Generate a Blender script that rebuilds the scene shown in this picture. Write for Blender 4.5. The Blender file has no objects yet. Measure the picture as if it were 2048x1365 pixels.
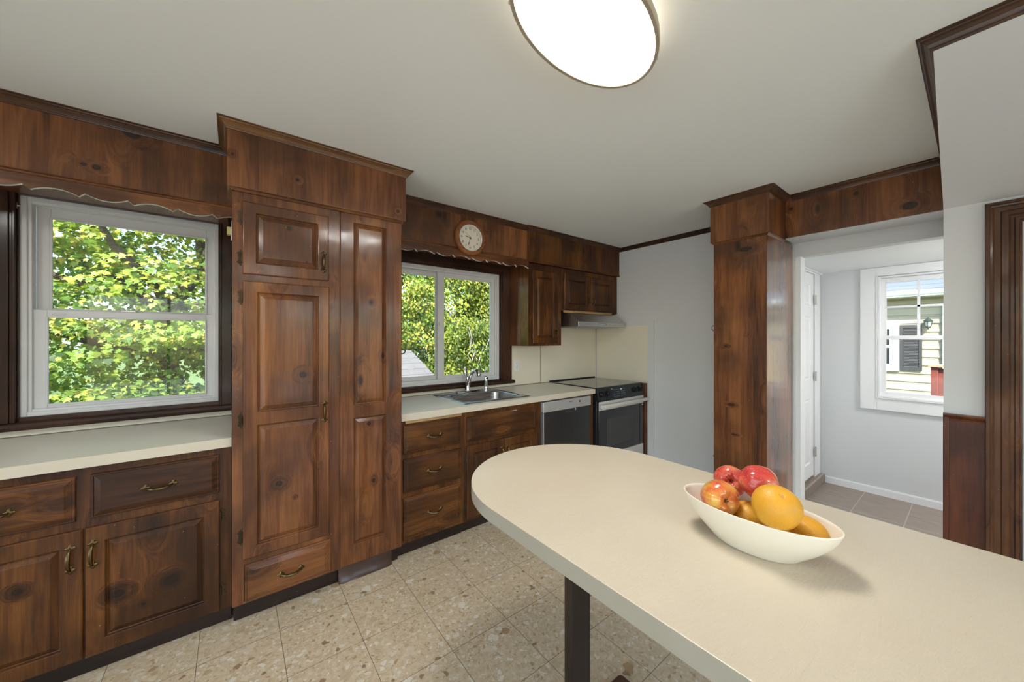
import bpy, bmesh, math, random
from mathutils import Vector, Matrix, Euler
random.seed(7)
scn = bpy.context.scene
col = scn.collection
PI = math.pi
WL = {}            # world location of every object's origin

# ------------------------------------------------------------------ materials
MATS = {}
class NT:
    def __init__(s, name):
        s.m = bpy.data.materials.new(name); s.m.use_nodes = True
        s.t = s.m.node_tree; s.t.nodes.clear()
        s.out = s.n('ShaderNodeOutputMaterial')
        s.b = s.n('ShaderNodeBsdfPrincipled'); s.l(s.b.outputs[0], s.out.inputs[0])
        MATS[name] = s.m
    def n(s, typ, **kw):
        nd = s.t.nodes.new(typ)
        for k, v in kw.items():
            if k.startswith('i_'):
                nd.inputs[k[2:].replace('_', ' ')].default_value = v
            else: setattr(nd, k, v)
        return nd
    def l(s, a, b): s.t.links.new(a, b)
    def set(s, **kw):
        for k, v in kw.items(): s.b.inputs[k.replace('_', ' ')].default_value = v
    def ramp(s, fac, stops, interp='LINEAR'):
        r = s.n('ShaderNodeValToRGB'); r.color_ramp.interpolation = interp
        e = r.color_ramp.elements
        while len(e) < len(stops): e.new(0.5)
        for k, (p, c) in enumerate(stops):
            e[k].position = p; e[k].color = (c[0], c[1], c[2], 1) if hasattr(c, '__len__') else (c, c, c, 1)
        s.l(fac, r.inputs[0]); return r.outputs[0]
    def math(s, op, a, b=None, c=None):
        m = s.n('ShaderNodeMath', operation=op)
        for k, x in enumerate((a, b, c)):
            if x is None: continue
            if isinstance(x, (int, float)): m.inputs[k].default_value = x
            else: s.l(x, m.inputs[k])
        return m.outputs[0]
    def vmath(s, op, a, b):
        m = s.n('ShaderNodeVectorMath', operation=op)
        for k, x in enumerate((a, b)):
            if isinstance(x, (tuple, list)): m.inputs[k].default_value = x
            else: s.l(x, m.inputs[k])
        return m.outputs[0]
    def mix(s, fac, a, b, mode='MIX'):
        m = s.n('ShaderNodeMix', data_type='RGBA', blend_type=mode)
        for idx, x in ((0, fac), (6, a), (7, b)):
            if isinstance(x, (int, float)): m.inputs[idx].default_value = x
            elif isinstance(x, (tuple, list)): m.inputs[idx].default_value = (x[0], x[1], x[2], 1)
            else: s.l(x, m.inputs[idx])
        return m.outputs[2]
    def noise(s, vec, scale, detail=4, rough=.5, dist=0):
        n = s.n('ShaderNodeTexNoise'); n.inputs['Scale'].default_value = scale
        n.inputs['Detail'].default_value = detail; n.inputs['Roughness'].default_value = rough
        n.inputs['Distortion'].default_value = dist
        s.l(vec, n.inputs['Vector']); return n.outputs['Fac']
    def bump(s, h, strength=.2, dist=.001):
        b = s.n('ShaderNodeBump'); b.inputs['Strength'].default_value = strength; b.inputs['Distance'].default_value = dist
        s.l(h, b.inputs['Height']); s.l(b.outputs[0], s.b.inputs['Normal'])
    def obj(s):
        return s.n('ShaderNodeTexCoord').outputs['Object']

def plain(name, color, rough=.5, metal=0., bump=None, coat=0., spec=.5, vary=0.):
    t = NT(name); t.set(Roughness=rough, Metallic=metal, Coat_Weight=coat, Coat_Roughness=.08)
    t.b.inputs['Specular IOR Level'].default_value = spec
    t.b.inputs['Base Color'].default_value = (*color, 1)
    co = t.obj()
    nz = t.noise(co, 60 if not bump else bump[0], 3)
    if vary:
        lo = tuple(c * (1 - vary) for c in color); hi = tuple(min(1, c * (1 + vary)) for c in color)
        t.l(t.ramp(t.noise(co, 6, 5), [(.3, lo), (.7, hi)]), t.b.inputs['Base Color'])
    if bump: t.bump(nz, bump[1], bump[2])
    return t.m

WOODS = {}
def wood(name, grain, light, mid, dark, coat=.45, rough=.5, knots=1.0, wear=1.0, spots=(), cior=1.45):
    """knotty pine under brown varnish; grain is the axis the fibres follow"""
    if not spots: WOODS[name] = dict(grain=grain, light=light, mid=mid, dark=dark, coat=coat, rough=rough, knots=knots, wear=wear, cior=cior)
    t = NT(name)
    oi = t.n('ShaderNodeObjectInfo')
    rnd = t.vmath('SCALE', (1.7, 2.9, 4.1), (0, 0, 0)); sc = rnd.node
    t.l(t.math('MULTIPLY', oi.outputs['Random'], 23.0), sc.inputs['Scale'])
    p = t.vmath('ADD', t.obj(), rnd)
    # sparse knots
    ks = {'X': (2.6, 6, 6), 'Y': (6, 2.6, 6), 'Z': (6, 6, 2.6)}[grain]
    kv = t.n('ShaderNodeTexVoronoi'); kv.inputs['Scale'].default_value = 1.0
    t.l(t.vmath('MULTIPLY', p, ks), kv.inputs['Vector'])
    kd = kv.outputs['Distance']
    sep = t.n('ShaderNodeSeparateColor'); t.l(kv.outputs['Color'], sep.inputs[0])
    on = t.math('GREATER_THAN', sep.outputs[0], .45)
    near = t.math('MULTIPLY', t.ramp(kd, [(.02, 1.), (.42, 0.)]), on)
    core = t.math('MULTIPLY', t.ramp(kd, [(.05, 1.), (.13, 0.)]), on)
    for sc_, ir in spots:                                # knots where this very board has them
        wob = t.vmath('MULTIPLY', t.vmath('SUBTRACT', t.obj(), tuple(sc_)), tuple(ir)); ln = wob.node
        lv = t.n('ShaderNodeVectorMath', operation='LENGTH'); t.l(wob, lv.inputs[0])
        dd = t.math('ADD', lv.outputs['Value'], t.math('MULTIPLY', t.math('SUBTRACT', t.noise(p, 55, 2), .5), .35))
        near = t.math('MAXIMUM', near, t.ramp(t.math('DIVIDE', dd, 5.), [(.12, 1.), (.85, 0.)]))
        core = t.math('MAXIMUM', core, t.ramp(t.math('DIVIDE', dd, 2.), [(.30, .88), (.40, 1.), (.52, 1.), (.64, 0.)]))
    # grain, bent round the knots
    gs = {'X': (1.1, 15, 15), 'Y': (15, 1.1, 15), 'Z': (15, 15, 1.1)}[grain]
    gp = t.vmath('ADD', t.vmath('MULTIPLY', p, gs), (0, 0, 0)); 
    ofs = t.n('ShaderNodeCombineXYZ')
    for k in range(3): t.l(t.math('MULTIPLY', near, 1.6), ofs.inputs[k])
    gp = t.vmath('ADD', gp, ofs.outputs[0])
    broad = t.noise(gp, .55, 3, .5, .4)
    fine = t.noise(gp, 3.2, 5, .65, .3)
    fs = {'X': (3, 120, 120), 'Y': (120, 3, 120), 'Z': (120, 120, 3)}[grain]
    fib = t.noise(t.vmath('MULTIPLY', p, fs), 1.6, 3, .6)
    wv = t.math('SINE', t.math('MULTIPLY', broad, 58.))
    f = t.math('ADD', t.math('MULTIPLY', broad, .75), t.math('MULTIPLY', fine, .42))
    f = t.math('ADD', f, t.math('MULTIPLY', fib, .22))
    f = t.math('ADD', f, t.math('MULTIPLY', wv, .035))
    f = t.math('SUBTRACT', f, .2)
    c = t.ramp(f, [(.28, dark), (.46, mid), (.68, light)])
    blot = t.noise(p, 2.6, 3, .5)                      # uneven old stain
    c = t.mix(t.ramp(blot, [(.38, .75), (.55, 0.)]), c, tuple(x * .40 for x in mid))
    c = t.mix(t.math('MULTIPLY', near, .35), c, tuple(x * .5 for x in dark))
    c = t.mix(t.math('MULTIPLY', core, .93), c, (.012, .005, .003))
    # nicks through the varnish
    nv = t.n('ShaderNodeTexVoronoi'); nv.inputs['Scale'].default_value = 26; t.l(t.vmath('ADD', p, (5, 3, 1)), nv.inputs['Vector'])
    s2 = t.n('ShaderNodeSeparateColor'); t.l(nv.outputs['Color'], s2.inputs[0])
    nick = t.math('MULTIPLY', t.math('LESS_THAN', nv.outputs['Distance'], .045), t.math('GREATER_THAN', s2.outputs[1], 1 - .35 * wear))
    c = t.mix(t.math('MULTIPLY', nick, .7), c, (.55, .32, .16))
    t.l(c, t.b.inputs['Base Color'])
    t.set(Roughness=rough, Coat_Weight=coat, Coat_IOR=cior); t.b.inputs['Specular IOR Level'].default_value = .25
    rr = t.noise(p, 9, 4)
    t.l(t.ramp(rr, [(.3, .08), (.7, .20)]), t.b.inputs['Coat Roughness'])
    hb = t.math('ADD', t.math('MULTIPLY', fib, .5), t.math('MULTIPLY', t.noise(p, 30, 2), 1.0))
    t.bump(hb, .10, .0012)
    return t.m

PW = ((.27, .103, .028), (.145, .047, .0125), (.045, .0135, .0042))     # pantry, soffits, column
BW_SHADED = ((.175, .064, .0125), (.078, .0255, .0055), (.019, .0060, .0022))     # base and wall cabinets: same pine, weaker light there mixed into its colour
DW = ((.075, .030, .015), (.045, .018, .009), (.020, .008, .004))     # window casings, crown
wood('pine_vertical', 'Z', *PW, coat=.62, cior=1.5); wood('pine_horizontal', 'X', *PW, coat=.62, cior=1.5); wood('pine_cross', 'Y', *PW)
wood('cabinet_vertical', 'Z', *BW_SHADED, coat=.26); wood('cabinet_horizontal', 'X', *BW_SHADED, coat=.26)
wood('trim_vertical', 'Z', *DW, knots=0); wood('trim_horizontal', 'X', *DW); wood('trim_cross', 'Y', *DW)
wood('crown_horizontal', 'X', (.13, .056, .022), (.075, .031, .013), (.03, .012, .006), wear=.5)
wood('crown_cross', 'Y', (.13, .056, .022), (.075, .031, .013), (.03, .012, .006), wear=.5)
wood('redwood_panel', 'Z', (.185, .055, .016), (.125, .034, .0095), (.05, .014, .005), wear=2)
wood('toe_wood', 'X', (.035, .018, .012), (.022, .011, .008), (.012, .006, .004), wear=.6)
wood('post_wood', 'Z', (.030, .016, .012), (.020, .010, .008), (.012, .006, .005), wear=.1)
wood('raw_pine', 'X', (.62, .42, .20), (.52, .33, .15), (.36, .21, .09), coat=.1, wear=0)
wood('casing_wood', 'Z', (.15, .060, .018), (.085, .031, .010), (.030, .010, .004), wear=1.6)
wood('crown_gold', 'X', (.26, .125, .042), (.17, .075, .024), (.07, .028, .010), wear=.5)
wood('glossy_side', 'Z', *PW, coat=1.0, cior=1.75)
wood('clock_wood', 'X', (.36, .14, .04), (.27, .095, .026), (.16, .05, .014), wear=0)

plain('ceiling_paint', (.82, .845, .835), .9, bump=(18, .25, .004))
plain('wall_paint', (.70, .715, .725), .85, bump=(26, .2, .003))
plain('hall_paint', (.63, .65, .66), .8, bump=(22, .25, .004))
plain('white_paint', (.80, .81, .82), .45, bump=(30, .1, .001))
plain('white_vinyl', (.70, .71, .72), .4, bump=(40, .05, .001), vary=.04)
plain('door_white', (.83, .84, .85), .4)
plain('valance_back', (.75, .78, .78), .5)
plain('laminate_wall', (.80, .75, .62), .55, bump=(80, .08, .0005))
plain('brass_antique', (.13, .088, .040), .30, metal=1., bump=(300, .3, .0006), vary=.35)
plain('hinge_bronze', (.075, .052, .030), .42, metal=.9, bump=(400, .6, .0008), vary=.5)
plain('iron_black', (.03, .027, .025), .4, metal=.7, bump=(300, .3, .0006))
plain('chrome', (.82, .83, .85), .08, metal=1.)
plain('nickel', (.66, .58, .46), .45, metal=.8)
plain('steel_light', (.62, .61, .60), .34, metal=.85)
plain('appliance_white', (.66, .64, .61), .35)
plain('black_glass', (.012, .013, .016), .06, coat=.5)
plain('black_enamel', (.012, .014, .018), .25)
plain('oven_window', (.05, .05, .048), .12)
plain('black_plastic', (.01, .01, .011), .25)
plain('display_blue', (.012, .02, .034), .12)
plain('print_white', (.75, .78, .8), .5)
plain('print_dark', (.03, .03, .035), .5)
plain('gasket', (.05, .05, .05), .7)
plain('plastic_white', (.82, .83, .85), .35)
plain('plastic_yellow', (.66, .60, .22), .35)
plain('caulk', (.16, .15, .12), .8)
plain('divider_metal', (.40, .41, .43), .35, metal=.8)
plain('brown_vinyl', (.075, .036, .022), .22, bump=(40, .2, .002), vary=.3)
plain('porcelain', (.80, .75, .63), .42, coat=.15, spec=.35)
plain('clock_ink', (.03, .025, .02), .6)
plain('clock_dial', (.78, .73, .60), .55)
plain('drum_acrylic', (.88, .80, .66), .4)
plain('shutter_black', (.035, .036, .04), .5)
plain('trim_ext', (.80, .84, .90), .5)
plain('gutter', (.78, .82, .9), .4)
plain('redpost', (.16, .035, .022), .55, vary=.3)
plain('redcap', (.50, .26, .17), .6, vary=.2)
plain('lantern_green', (.018, .035, .03), .4)
plain('frosted', (.55, .6, .6), .4)
plain('bark', (.10, .075, .055), .9, bump=(30, .8, .02), vary=.4)
plain('fruit_stem', (.06, .035, .015), .8)
plain('branch_bare', (.42, .38, .32), .9)
plain('bounce_concrete', (.62, .60, .56), .9)
plain('stucco', (.42, .44, .47), .8)

def brushed(name, color, rough, axis, var=.25):
    t = NT(name); t.set(Metallic=1.0, Roughness=rough)
    s = {'X': (4, 300, 300), 'Z': (300, 300, 4), 'Y': (300, 4, 300)}[axis]
    n = t.noise(t.vmath('MULTIPLY', t.obj(), s), 1, 3)
    t.l(t.ramp(n, [(.2, tuple(c * (1 - var) for c in color)), (.8, color)]), t.b.inputs['Base Color'])
    t.l(t.ramp(n, [(.2, rough * .8), (.8, rough * 1.3)]), t.b.inputs['Roughness'])
    return t.m
brushed('stainless_hood', (.72, .72, .72), .30, 'X')
brushed('stainless_sink', (.55, .56, .58), .26, 'X')
brushed('stainless_door', (.20, .20, .215), .34, 'Z')
plain('stainless_panel', (.50, .495, .49), .38, metal=.35)

def laminate(name, ca, cb_):
    t = NT(name); t.set(Roughness=.36, Coat_Weight=.25, Coat_Roughness=.25)
    p = t.obj()
    n = t.noise(p, 3.5, 4, .55)
    t.l(t.ramp(n, [(.3, ca), (.7, cb_)]), t.b.inputs['Base Color'])
    w = t.vmath('MULTIPLY', p, (1, 1.0, 1))
    big = t.noise(w, 2.2, 2, .5)
    cr = t.noise(t.vmath('ADD', w, t.vmath('MULTIPLY', w, (.2, 3.5, .2))), 26, 5, .68, 1.3)
    lea = t.noise(p, 190, 2, .5)
    h = t.math('ADD', t.math('MULTIPLY', cr, t.ramp(big, [(.42, .25), (.62, 1.)])), t.math('MULTIPLY', lea, .12))
    t.bump(h, .65, .0035)
laminate('laminate_top', (.78, .74, .63), (.82, .785, .68))
laminate('laminate_lamp_tint', (.60, .515, .39), (.635, .555, .43))  # tabletop copy of the cream laminate, warm lamplight mixed into its colour
def lam_edge(nm, a, b):
    t = NT(nm); t.set(Roughness=.5)
    t.l(t.ramp(t.noise(t.obj(), 8, 4), [(.3, a), (.7, b)]), t.b.inputs['Base Color'])
lam_edge('laminate_edge', (.60, .54, .43), (.64, .58, .47)); lam_edge('laminate_band_shaded', (.34, .315, .25), (.37, .34, .28))  # second one, for the table band: same laminate with edge shade in its colour

def floor_mat():
    t = NT('terrazzo_tile'); t.set(Roughness=.34, Coat_Weight=.2, Coat_Roughness=.2)
    g = t.n('ShaderNodeNewGeometry').outputs['Position']
    T = .3048
    q = t.vmath('DIVIDE', t.vmath('SUBTRACT', g, (.1772, .2368, 0)), (T, T, 1.))
    idv = t.vmath('FLOOR', q, (0, 0, 0)); fr = t.vmath('FRACTION', q, (0, 0, 0))
    wn = t.n('ShaderNodeTexWhiteNoise', noise_dimensions='2D'); t.l(idv, wn.inputs['Vector'])
    off = t.vmath('MULTIPLY', wn.outputs['Color'], (7., 9., 0.))
    p = t.vmath('ADD', t.vmath('MULTIPLY', g, (1, 1, 0)), off)
    wob = t.n('ShaderNodeTexNoise'); wob.inputs['Scale'].default_value = 26; wob.inputs['Detail'].default_value = 3; t.l(p, wob.inputs['Vector'])
    pw = t.vmath('ADD', p, t.vmath('MULTIPLY', t.vmath('SUBTRACT', wob.outputs['Color'], (.5, .5, .5)), (.045, .045, 0)))
    base = t.ramp(t.noise(p, 42, 6, .7, .6), [(.28, (.44, .32, .185)), (.45, (.62, .495, .325)), (.6, (.70, .59, .42)), (.75, (.80, .72, .56))])
    c = base
    def chips(c, scale, keep, size, cols, seed):
        v = t.n('ShaderNodeTexVoronoi', feature='F1', distance='MINKOWSKI'); v.inputs['Scale'].default_value = scale
        v.inputs['Exponent'].default_value = 1.4
        t.l(t.vmath('ADD', pw, (seed, seed * 1.7, 0)), v.inputs['Vector'])
        s = t.n('ShaderNodeSeparateColor'); t.l(v.outputs['Color'], s.inputs[0])
        on = t.math('GREATER_THAN', s.outputs[0], 1 - keep)
        sz = t.math('MULTIPLY', t.math('ADD', s.outputs[2], .35), size)
        m = t.math('MULTIPLY', t.math('LESS_THAN', v.outputs['Distance'], sz), on)
        tone = t.ramp(s.outputs[1], cols, 'CONSTANT')
        tone = t.mix(.2, tone, base)
        return t.mix(t.math('MULTIPLY', m, .85), c, tone)
    c = chips(c, 90, .5, .5, [(0, (.72, .66, .54)), (.35, (.36, .24, .12)), (.6, (.82, .78, .69)), (.85, (.50, .40, .26))], 3.1)
    c = chips(c, 38, .45, .42, [(0, (.78, .73, .62)), (.40, (.44, .31, .17)), (.58, (.86, .82, .74)), (.86, (.16, .065, .022))], 1.3)
    c = chips(c, 17, .34, .36, [(0, (.70, .62, .48)), (.3, (.54, .42, .27)), (.5, (.84, .80, .71)), (.76, (.34, .19, .07)), (.92, (.17, .07, .025))], 5.7)
    c = t.mix(t.ramp(t.noise(g, 1.3, 2), [(.35, 0.), (.75, .18)]), c, (.40, .31, .20))
    # joints
    sx = t.n('ShaderNodeSeparateXYZ'); t.l(fr, sx.inputs[0])
    def edge(o):
        return t.math('MINIMUM', o, t.math('SUBTRACT', 1., o))
    e = t.math('MINIMUM', edge(sx.outputs[0]), edge(sx.outputs[1]))
    j = t.math('LESS_THAN', e, .0034)
    c = t.mix(j, c, (.085, .06, .035))
    t.l(c, t.b.inputs['Base Color'])
    t.bump(t.math('ADD', t.math('MULTIPLY', t.math('SUBTRACT', 1., j), 1.), t.math('MULTIPLY', t.noise(p, 60, 3), .25)), .35, .0012)
floor_mat()

def hall_floor():
    t = NT('hall_tile'); t.set(Roughness=.5)
    g = t.n('ShaderNodeNewGeometry').outputs['Position']
    q = t.vmath('DIVIDE', t.vmath('SUBTRACT', g, (4.03, .34, 0)), (.59, .295, 1.))
    fr = t.n('ShaderNodeSeparateXYZ'); t.l(t.vmath('FRACTION', q, (0, 0, 0)), fr.inputs[0])
    n = t.noise(t.vmath('MULTIPLY', g, (60, 8, 60)), 1, 4, .6, .8)
    c = t.ramp(n, [(.25, (.215, .172, .145)), (.75, (.32, .265, .225))])
    e1 = t.math('MULTIPLY', t.math('MINIMUM', fr.outputs[0], t.math('SUBTRACT', 1., fr.outputs[0])), .59)
    e2 = t.math('MULTIPLY', t.math('MINIMUM', fr.outputs[1], t.math('SUBTRACT', 1., fr.outputs[1])), .295)
    j = t.math('LESS_THAN', t.math('MINIMUM', e1, e2), .0025)
    t.l(t.mix(j, c, (.42, .38, .35)), t.b.inputs['Base Color'])
hall_floor()

def glass():
    t = NT('window_glass')
    t.t.nodes.remove(t.b)
    tr = t.n('ShaderNodeBsdfTransparent'); gl = t.n('ShaderNodeBsdfGlossy'); gl.inputs['Roughness'].default_value = .01
    tr.inputs[0].default_value = (.96, .98, .98, 1)
    fr = t.n('ShaderNodeFresnel'); fr.inputs[0].default_value = 1.35
    mx = t.n('ShaderNodeMixShader'); t.l(fr.outputs[0], mx.inputs[0]); t.l(tr.outputs[0], mx.inputs[1]); t.l(gl.outputs[0], mx.inputs[2])
    t.l(mx.outputs[0], t.out.inputs[0])
glass()
def emit(name, color, strength):
    t = NT(name); t.t.nodes.remove(t.b); e = t.n('ShaderNodeEmission'); e.inputs[0].default_value = (*color, 1); e.inputs[1].default_value = strength
    t.l(e.outputs[0], t.out.inputs[0])
LAMP = 18.0
emit('lamp_diffuser', (1.0, .975, .93), LAMP)
emit('lamp_hall_fill', (1.0, .985, .96), 85)  # glow of the added hall fixture
emit('lamp_drum', (1.0, .86, .66), 1.3)

def leaf_mat(name, trans=.35):
    t = NT(name); t.set(Roughness=.55)
    at = t.n('ShaderNodeAttribute', attribute_name='Col')
    t.l(at.outputs['Color'], t.b.inputs['Base Color'])
    tl = t.n('ShaderNodeBsdfTranslucent'); t.l(t.mix(.5, at.outputs['Color'], (.35, .5, .04)), tl.inputs[0])
    mx = t.n('ShaderNodeMixShader'); mx.inputs[0].default_value = trans
    t.l(t.b.outputs[0], mx.inputs[1]); t.l(tl.outputs[0], mx.inputs[2]); t.l(mx.outputs[0], t.out.inputs[0])
leaf_mat('leaf')
def banded(name, axis, pitch, gap, base, line, vary=.12, rough=.75, stagger=0):
    t = NT(name); t.set(Roughness=rough)
    g = t.n('ShaderNodeTexCoord').outputs['Object']
    s = t.n('ShaderNodeSeparateXYZ'); t.l(g, s.inputs[0])
    z = t.math('DIVIDE', s.outputs[axis], pitch); f = t.math('FRACT', z, None)
    j = t.math('LESS_THAN', f, gap)
    n = t.noise(t.vmath('MULTIPLY', g, (3, 3, 14)), 2, 4, .6)
    c = t.ramp(n, [(.3, tuple(x * (1 - vary) for x in base)), (.7, base)])
    if stagger:
        br = t.n('ShaderNodeTexBrick'); br.inputs['Scale'].default_value = 1
        br.inputs['Brick Width'].default_value = stagger; br.inputs['Row Height'].default_value = pitch
        br.inputs['Mortar Size'].default_value = .006
        br.inputs['Color1'].default_value = (*[x * .82 for x in base], 1); br.inputs['Color2'].default_value = (*base, 1)
        br.inputs['Mortar'].default_value = (*line, 1)
        t.l(g, br.inputs['Vector']); c = t.mix(.5, c, br.outputs[0])
    t.l(t.mix(j, c, line), t.b.inputs['Base Color'])
banded('siding', 2, .194, .05, (.36, .32, .24), (.18, .14, .09))
banded('shingles', 1, .14, .09, (.155, .15, .148), (.085, .08, .078), .3, stagger=.30)
banded('shingles_grey', 2, .11, .08, (.13, .155, .19), (.05, .06, .08), .2)

def apple_mat(name, a, b, c0):
    t = NT(name); t.set(Roughness=.22, Coat_Weight=.6, Coat_Roughness=.08)
    p = t.obj()
    s = t.n('ShaderNodeSeparateXYZ'); t.l(p, s.inputs[0])
    ang = t.math('ARCTAN2', s.outputs[1], s.outputs[0])
    cv = t.n('ShaderNodeCombineXYZ'); t.l(t.math('MULTIPLY', ang, 7.), cv.inputs[0]); t.l(t.math('MULTIPLY', s.outputs[2], 22.), cv.inputs[1])
    streak = t.noise(cv.outputs[0], 1.3, 4, .6)
    blush = t.noise(p, 16, 2)
    f = t.math('ADD', t.math('MULTIPLY', blush, .7), t.math('MULTIPLY', streak, .3))
    c = t.ramp(f, [(.40, c0), (.50, b), (.60, a)])
    vo = t.n('ShaderNodeTexVoronoi'); vo.inputs['Scale'].default_value = 210; t.l(p, vo.inputs['Vector'])
    c = t.mix(t.math('MULTIPLY', t.math('LESS_THAN', vo.outputs['Distance'], .16), .5), c, (.85, .55, .35))
    t.l(c, t.b.inputs['Base Color'])
apple_mat('apple_red', (.50, .035, .03), (.58, .07, .045), (.66, .20, .09))
apple_mat('apple_gala', (.55, .055, .02), (.66, .19, .04), (.72, .42, .07))
def orange_mat(name, col1, col2):
    t = NT(name); t.set(Roughness=.48, Coat_Weight=.12, Coat_Roughness=.35)
    p = t.obj()
    t.l(t.ramp(t.noise(p, 14, 3), [(.3, col1), (.7, col2)]), t.b.inputs['Base Color'])
    v = t.n('ShaderNodeTexVoronoi'); v.inputs['Scale'].default_value = 330; t.l(p, v.inputs['Vector'])
    h = t.math('ADD', t.math('MULTIPLY', v.outputs['Distance'], .7), t.math('MULTIPLY', t.noise(p, 60, 3), 1.0))
    t.bump(h, .35, .0022)
orange_mat('orange_peel', (.66, .30, .014), (.74, .38, .024))

# ------------------------------------------------------------------ builders
class MB:
    def __init__(s): s.v = []; s.f = []
    def add(s, vs, fs):
        o = len(s.v); s.v += [tuple(v) for v in vs]; s.f += [tuple(i + o for i in f) for f in fs]; return s
    def box(s, x0, x1, y0, y1, z0, z1):
        x0, x1 = min(x0, x1), max(x0, x1); y0, y1 = min(y0, y1), max(y0, y1); z0, z1 = min(z0, z1), max(z0, z1)
        return s.add([(x0, y0, z0), (x1, y0, z0), (x1, y1, z0), (x0, y1, z0), (x0, y0, z1), (x1, y0, z1), (x1, y1, z1), (x0, y1, z1)],
                     [(0, 3, 2, 1), (4, 5, 6, 7), (0, 1, 5, 4), (1, 2, 6, 5), (2, 3, 7, 6), (3, 0, 4, 7)])
    def prism(s, poly, fn, d0, d1):
        n = len(poly)
        vs = [fn(a, b, d0) for a, b in poly] + [fn(a, b, d1) for a, b in poly]
        return s.add(vs, [tuple(range(n))[::-1], tuple(range(n, 2 * n))] + [(i, (i + 1) % n, n + (i + 1) % n, n + i) for i in range(n)])
    def loops(s, loops, cap0=False, cap1=True, closed=True):
        n = len(loops[0]); o = len(s.v); fs = []
        for k in range(len(loops) - 1):
            for i in range(n if closed else n - 1):
                j = (i + 1) % n; fs.append((k * n + i, k * n + j, (k + 1) * n + j, (k + 1) * n + i))
        if cap0: fs.append(tuple(range(n))[::-1])
        if cap1: fs.append(tuple((len(loops) - 1) * n + i for i in range(n)))
        return s.add([p for l in loops for p in l], fs)
    def tube(s, pts, r, seg=10, cap=True):
        pts = [Vector(p) for p in pts]; rs = r if hasattr(r, '__len__') else [r] * len(pts)
        t0 = (pts[1] - pts[0]).normalized()
        up = Vector((0, 0, 1)) if abs(t0.z) < .9 else Vector((1, 0, 0))
        u = t0.cross(up).normalized(); L = []
        for i, p in enumerate(pts):
            t = (pts[min(i + 1, len(pts) - 1)] - pts[max(i - 1, 0)]).normalized()
            u = (u - t * u.dot(t)).normalized(); w = t.cross(u)
            L.append([p + (u * math.cos(a) + w * math.sin(a)) * rs[i] for a in [2 * PI * k / seg for k in range(seg)]])
        return s.loops(L, cap, cap)
    def lathe(s, prof, c, axis='z', seg=24, cap0=False, cap1=False, sx=1, sy=1):
        L = []
        for r, h in prof:
            ring = []
            for k in range(seg):
                a = 2 * PI * k / seg; x, y = r * math.cos(a) * sx, r * math.sin(a) * sy
                ring.append({'z': (c[0] + x, c[1] + y, c[2] + h), 'y': (c[0] + x, c[1] + h, c[2] + y), 'x': (c[0] + h, c[1] + x, c[2] + y)}[axis])
            L.append(ring)
        return s.loops(L, cap0, cap1)
    def build(s, name, mat, parent=None, bevel=0, smooth=False, origin=None, segs=2, seg_angle=.6, weld=False):
        me = bpy.data.meshes.new(name)
        if parent is not None: o0 = WL[parent]
        elif origin is not None: o0 = Vector(origin)
        else:
            xs, ys, zs = zip(*s.v); o0 = Vector(((min(xs) + max(xs)) / 2, (min(ys) + max(ys)) / 2, min(zs)))
        me.from_pydata([(v[0] - o0.x, v[1] - o0.y, v[2] - o0.z) for v in s.v], [], s.f)
        bm = bmesh.new(); bm.from_mesh(me); (bmesh.ops.remove_doubles(bm, verts=bm.verts, dist=1e-5) if weld else None); bmesh.ops.recalc_face_normals(bm, faces=bm.faces); bm.to_mesh(me); bm.free()
        ob = bpy.data.objects.new(name, me); col.objects.link(ob)
        me.materials.append(MATS[mat])
        if parent is not None: ob.parent = parent
        else: ob.location = o0
        WL[ob] = o0
        if bevel:
            b = ob.modifiers.new('bevel', 'BEVEL'); b.width = bevel; b.segments = segs; b.limit_method = 'ANGLE'; b.angle_limit = .6
        if smooth or bevel:
            for p in me.polygons: p.use_smooth = True
            if not (smooth == 'all'):
                me.set_sharp_from_angle(angle=seg_angle)
        return ob

def tag(o, label=None, cat=None, group=None, kind=None):
    if label: o['label'] = label
    if cat: o['category'] = cat
    if group: o['group'] = group
    if kind: o['kind'] = kind
    return o
def thing(name, label, cat, loc, group=None):
    o = bpy.data.objects.new(name, None); col.objects.link(o); o.location = loc; o.empty_display_size = .05
    WL[o] = Vector(loc); return tag(o, label, cat, group)
def structure(name, loc=(0, 0, 0)):
    o = bpy.data.objects.new(name, None); col.objects.link(o); o.location = loc; WL[o] = Vector(loc)
    o['kind'] = 'structure'; return o
def struct(o): o['kind'] = 'structure'; return o
def box(name, mat, b, parent=None, bevel=.0015):
    return MB().box(*b).build(name, mat, parent, bevel)
def text(body, mat, parent, loc, size, rot, name='lettering', depth=.0004):
    cu = bpy.data.curves.new('t', 'FONT'); cu.body = body; cu.size = size; cu.extrude = depth; cu.align_x = 'CENTER'; cu.align_y = 'CENTER'
    tmp = bpy.data.objects.new('t', cu); col.objects.link(tmp)
    dg = bpy.context.evaluated_depsgraph_get(); me = bpy.data.meshes.new_from_object(tmp.evaluated_get(dg))
    bpy.data.objects.remove(tmp)
    me.transform(Matrix.Translation(Vector(loc) - WL[parent]) @ Euler(rot).to_matrix().to_4x4())
    me.materials.clear(); me.materials.append(MATS[mat])
    ob = bpy.data.objects.new(name, me); col.objects.link(ob); ob.parent = parent; WL[ob] = WL[parent]; return ob
ROT_S = (PI / 2, 0, 0)        # lettering that faces -Y

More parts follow.
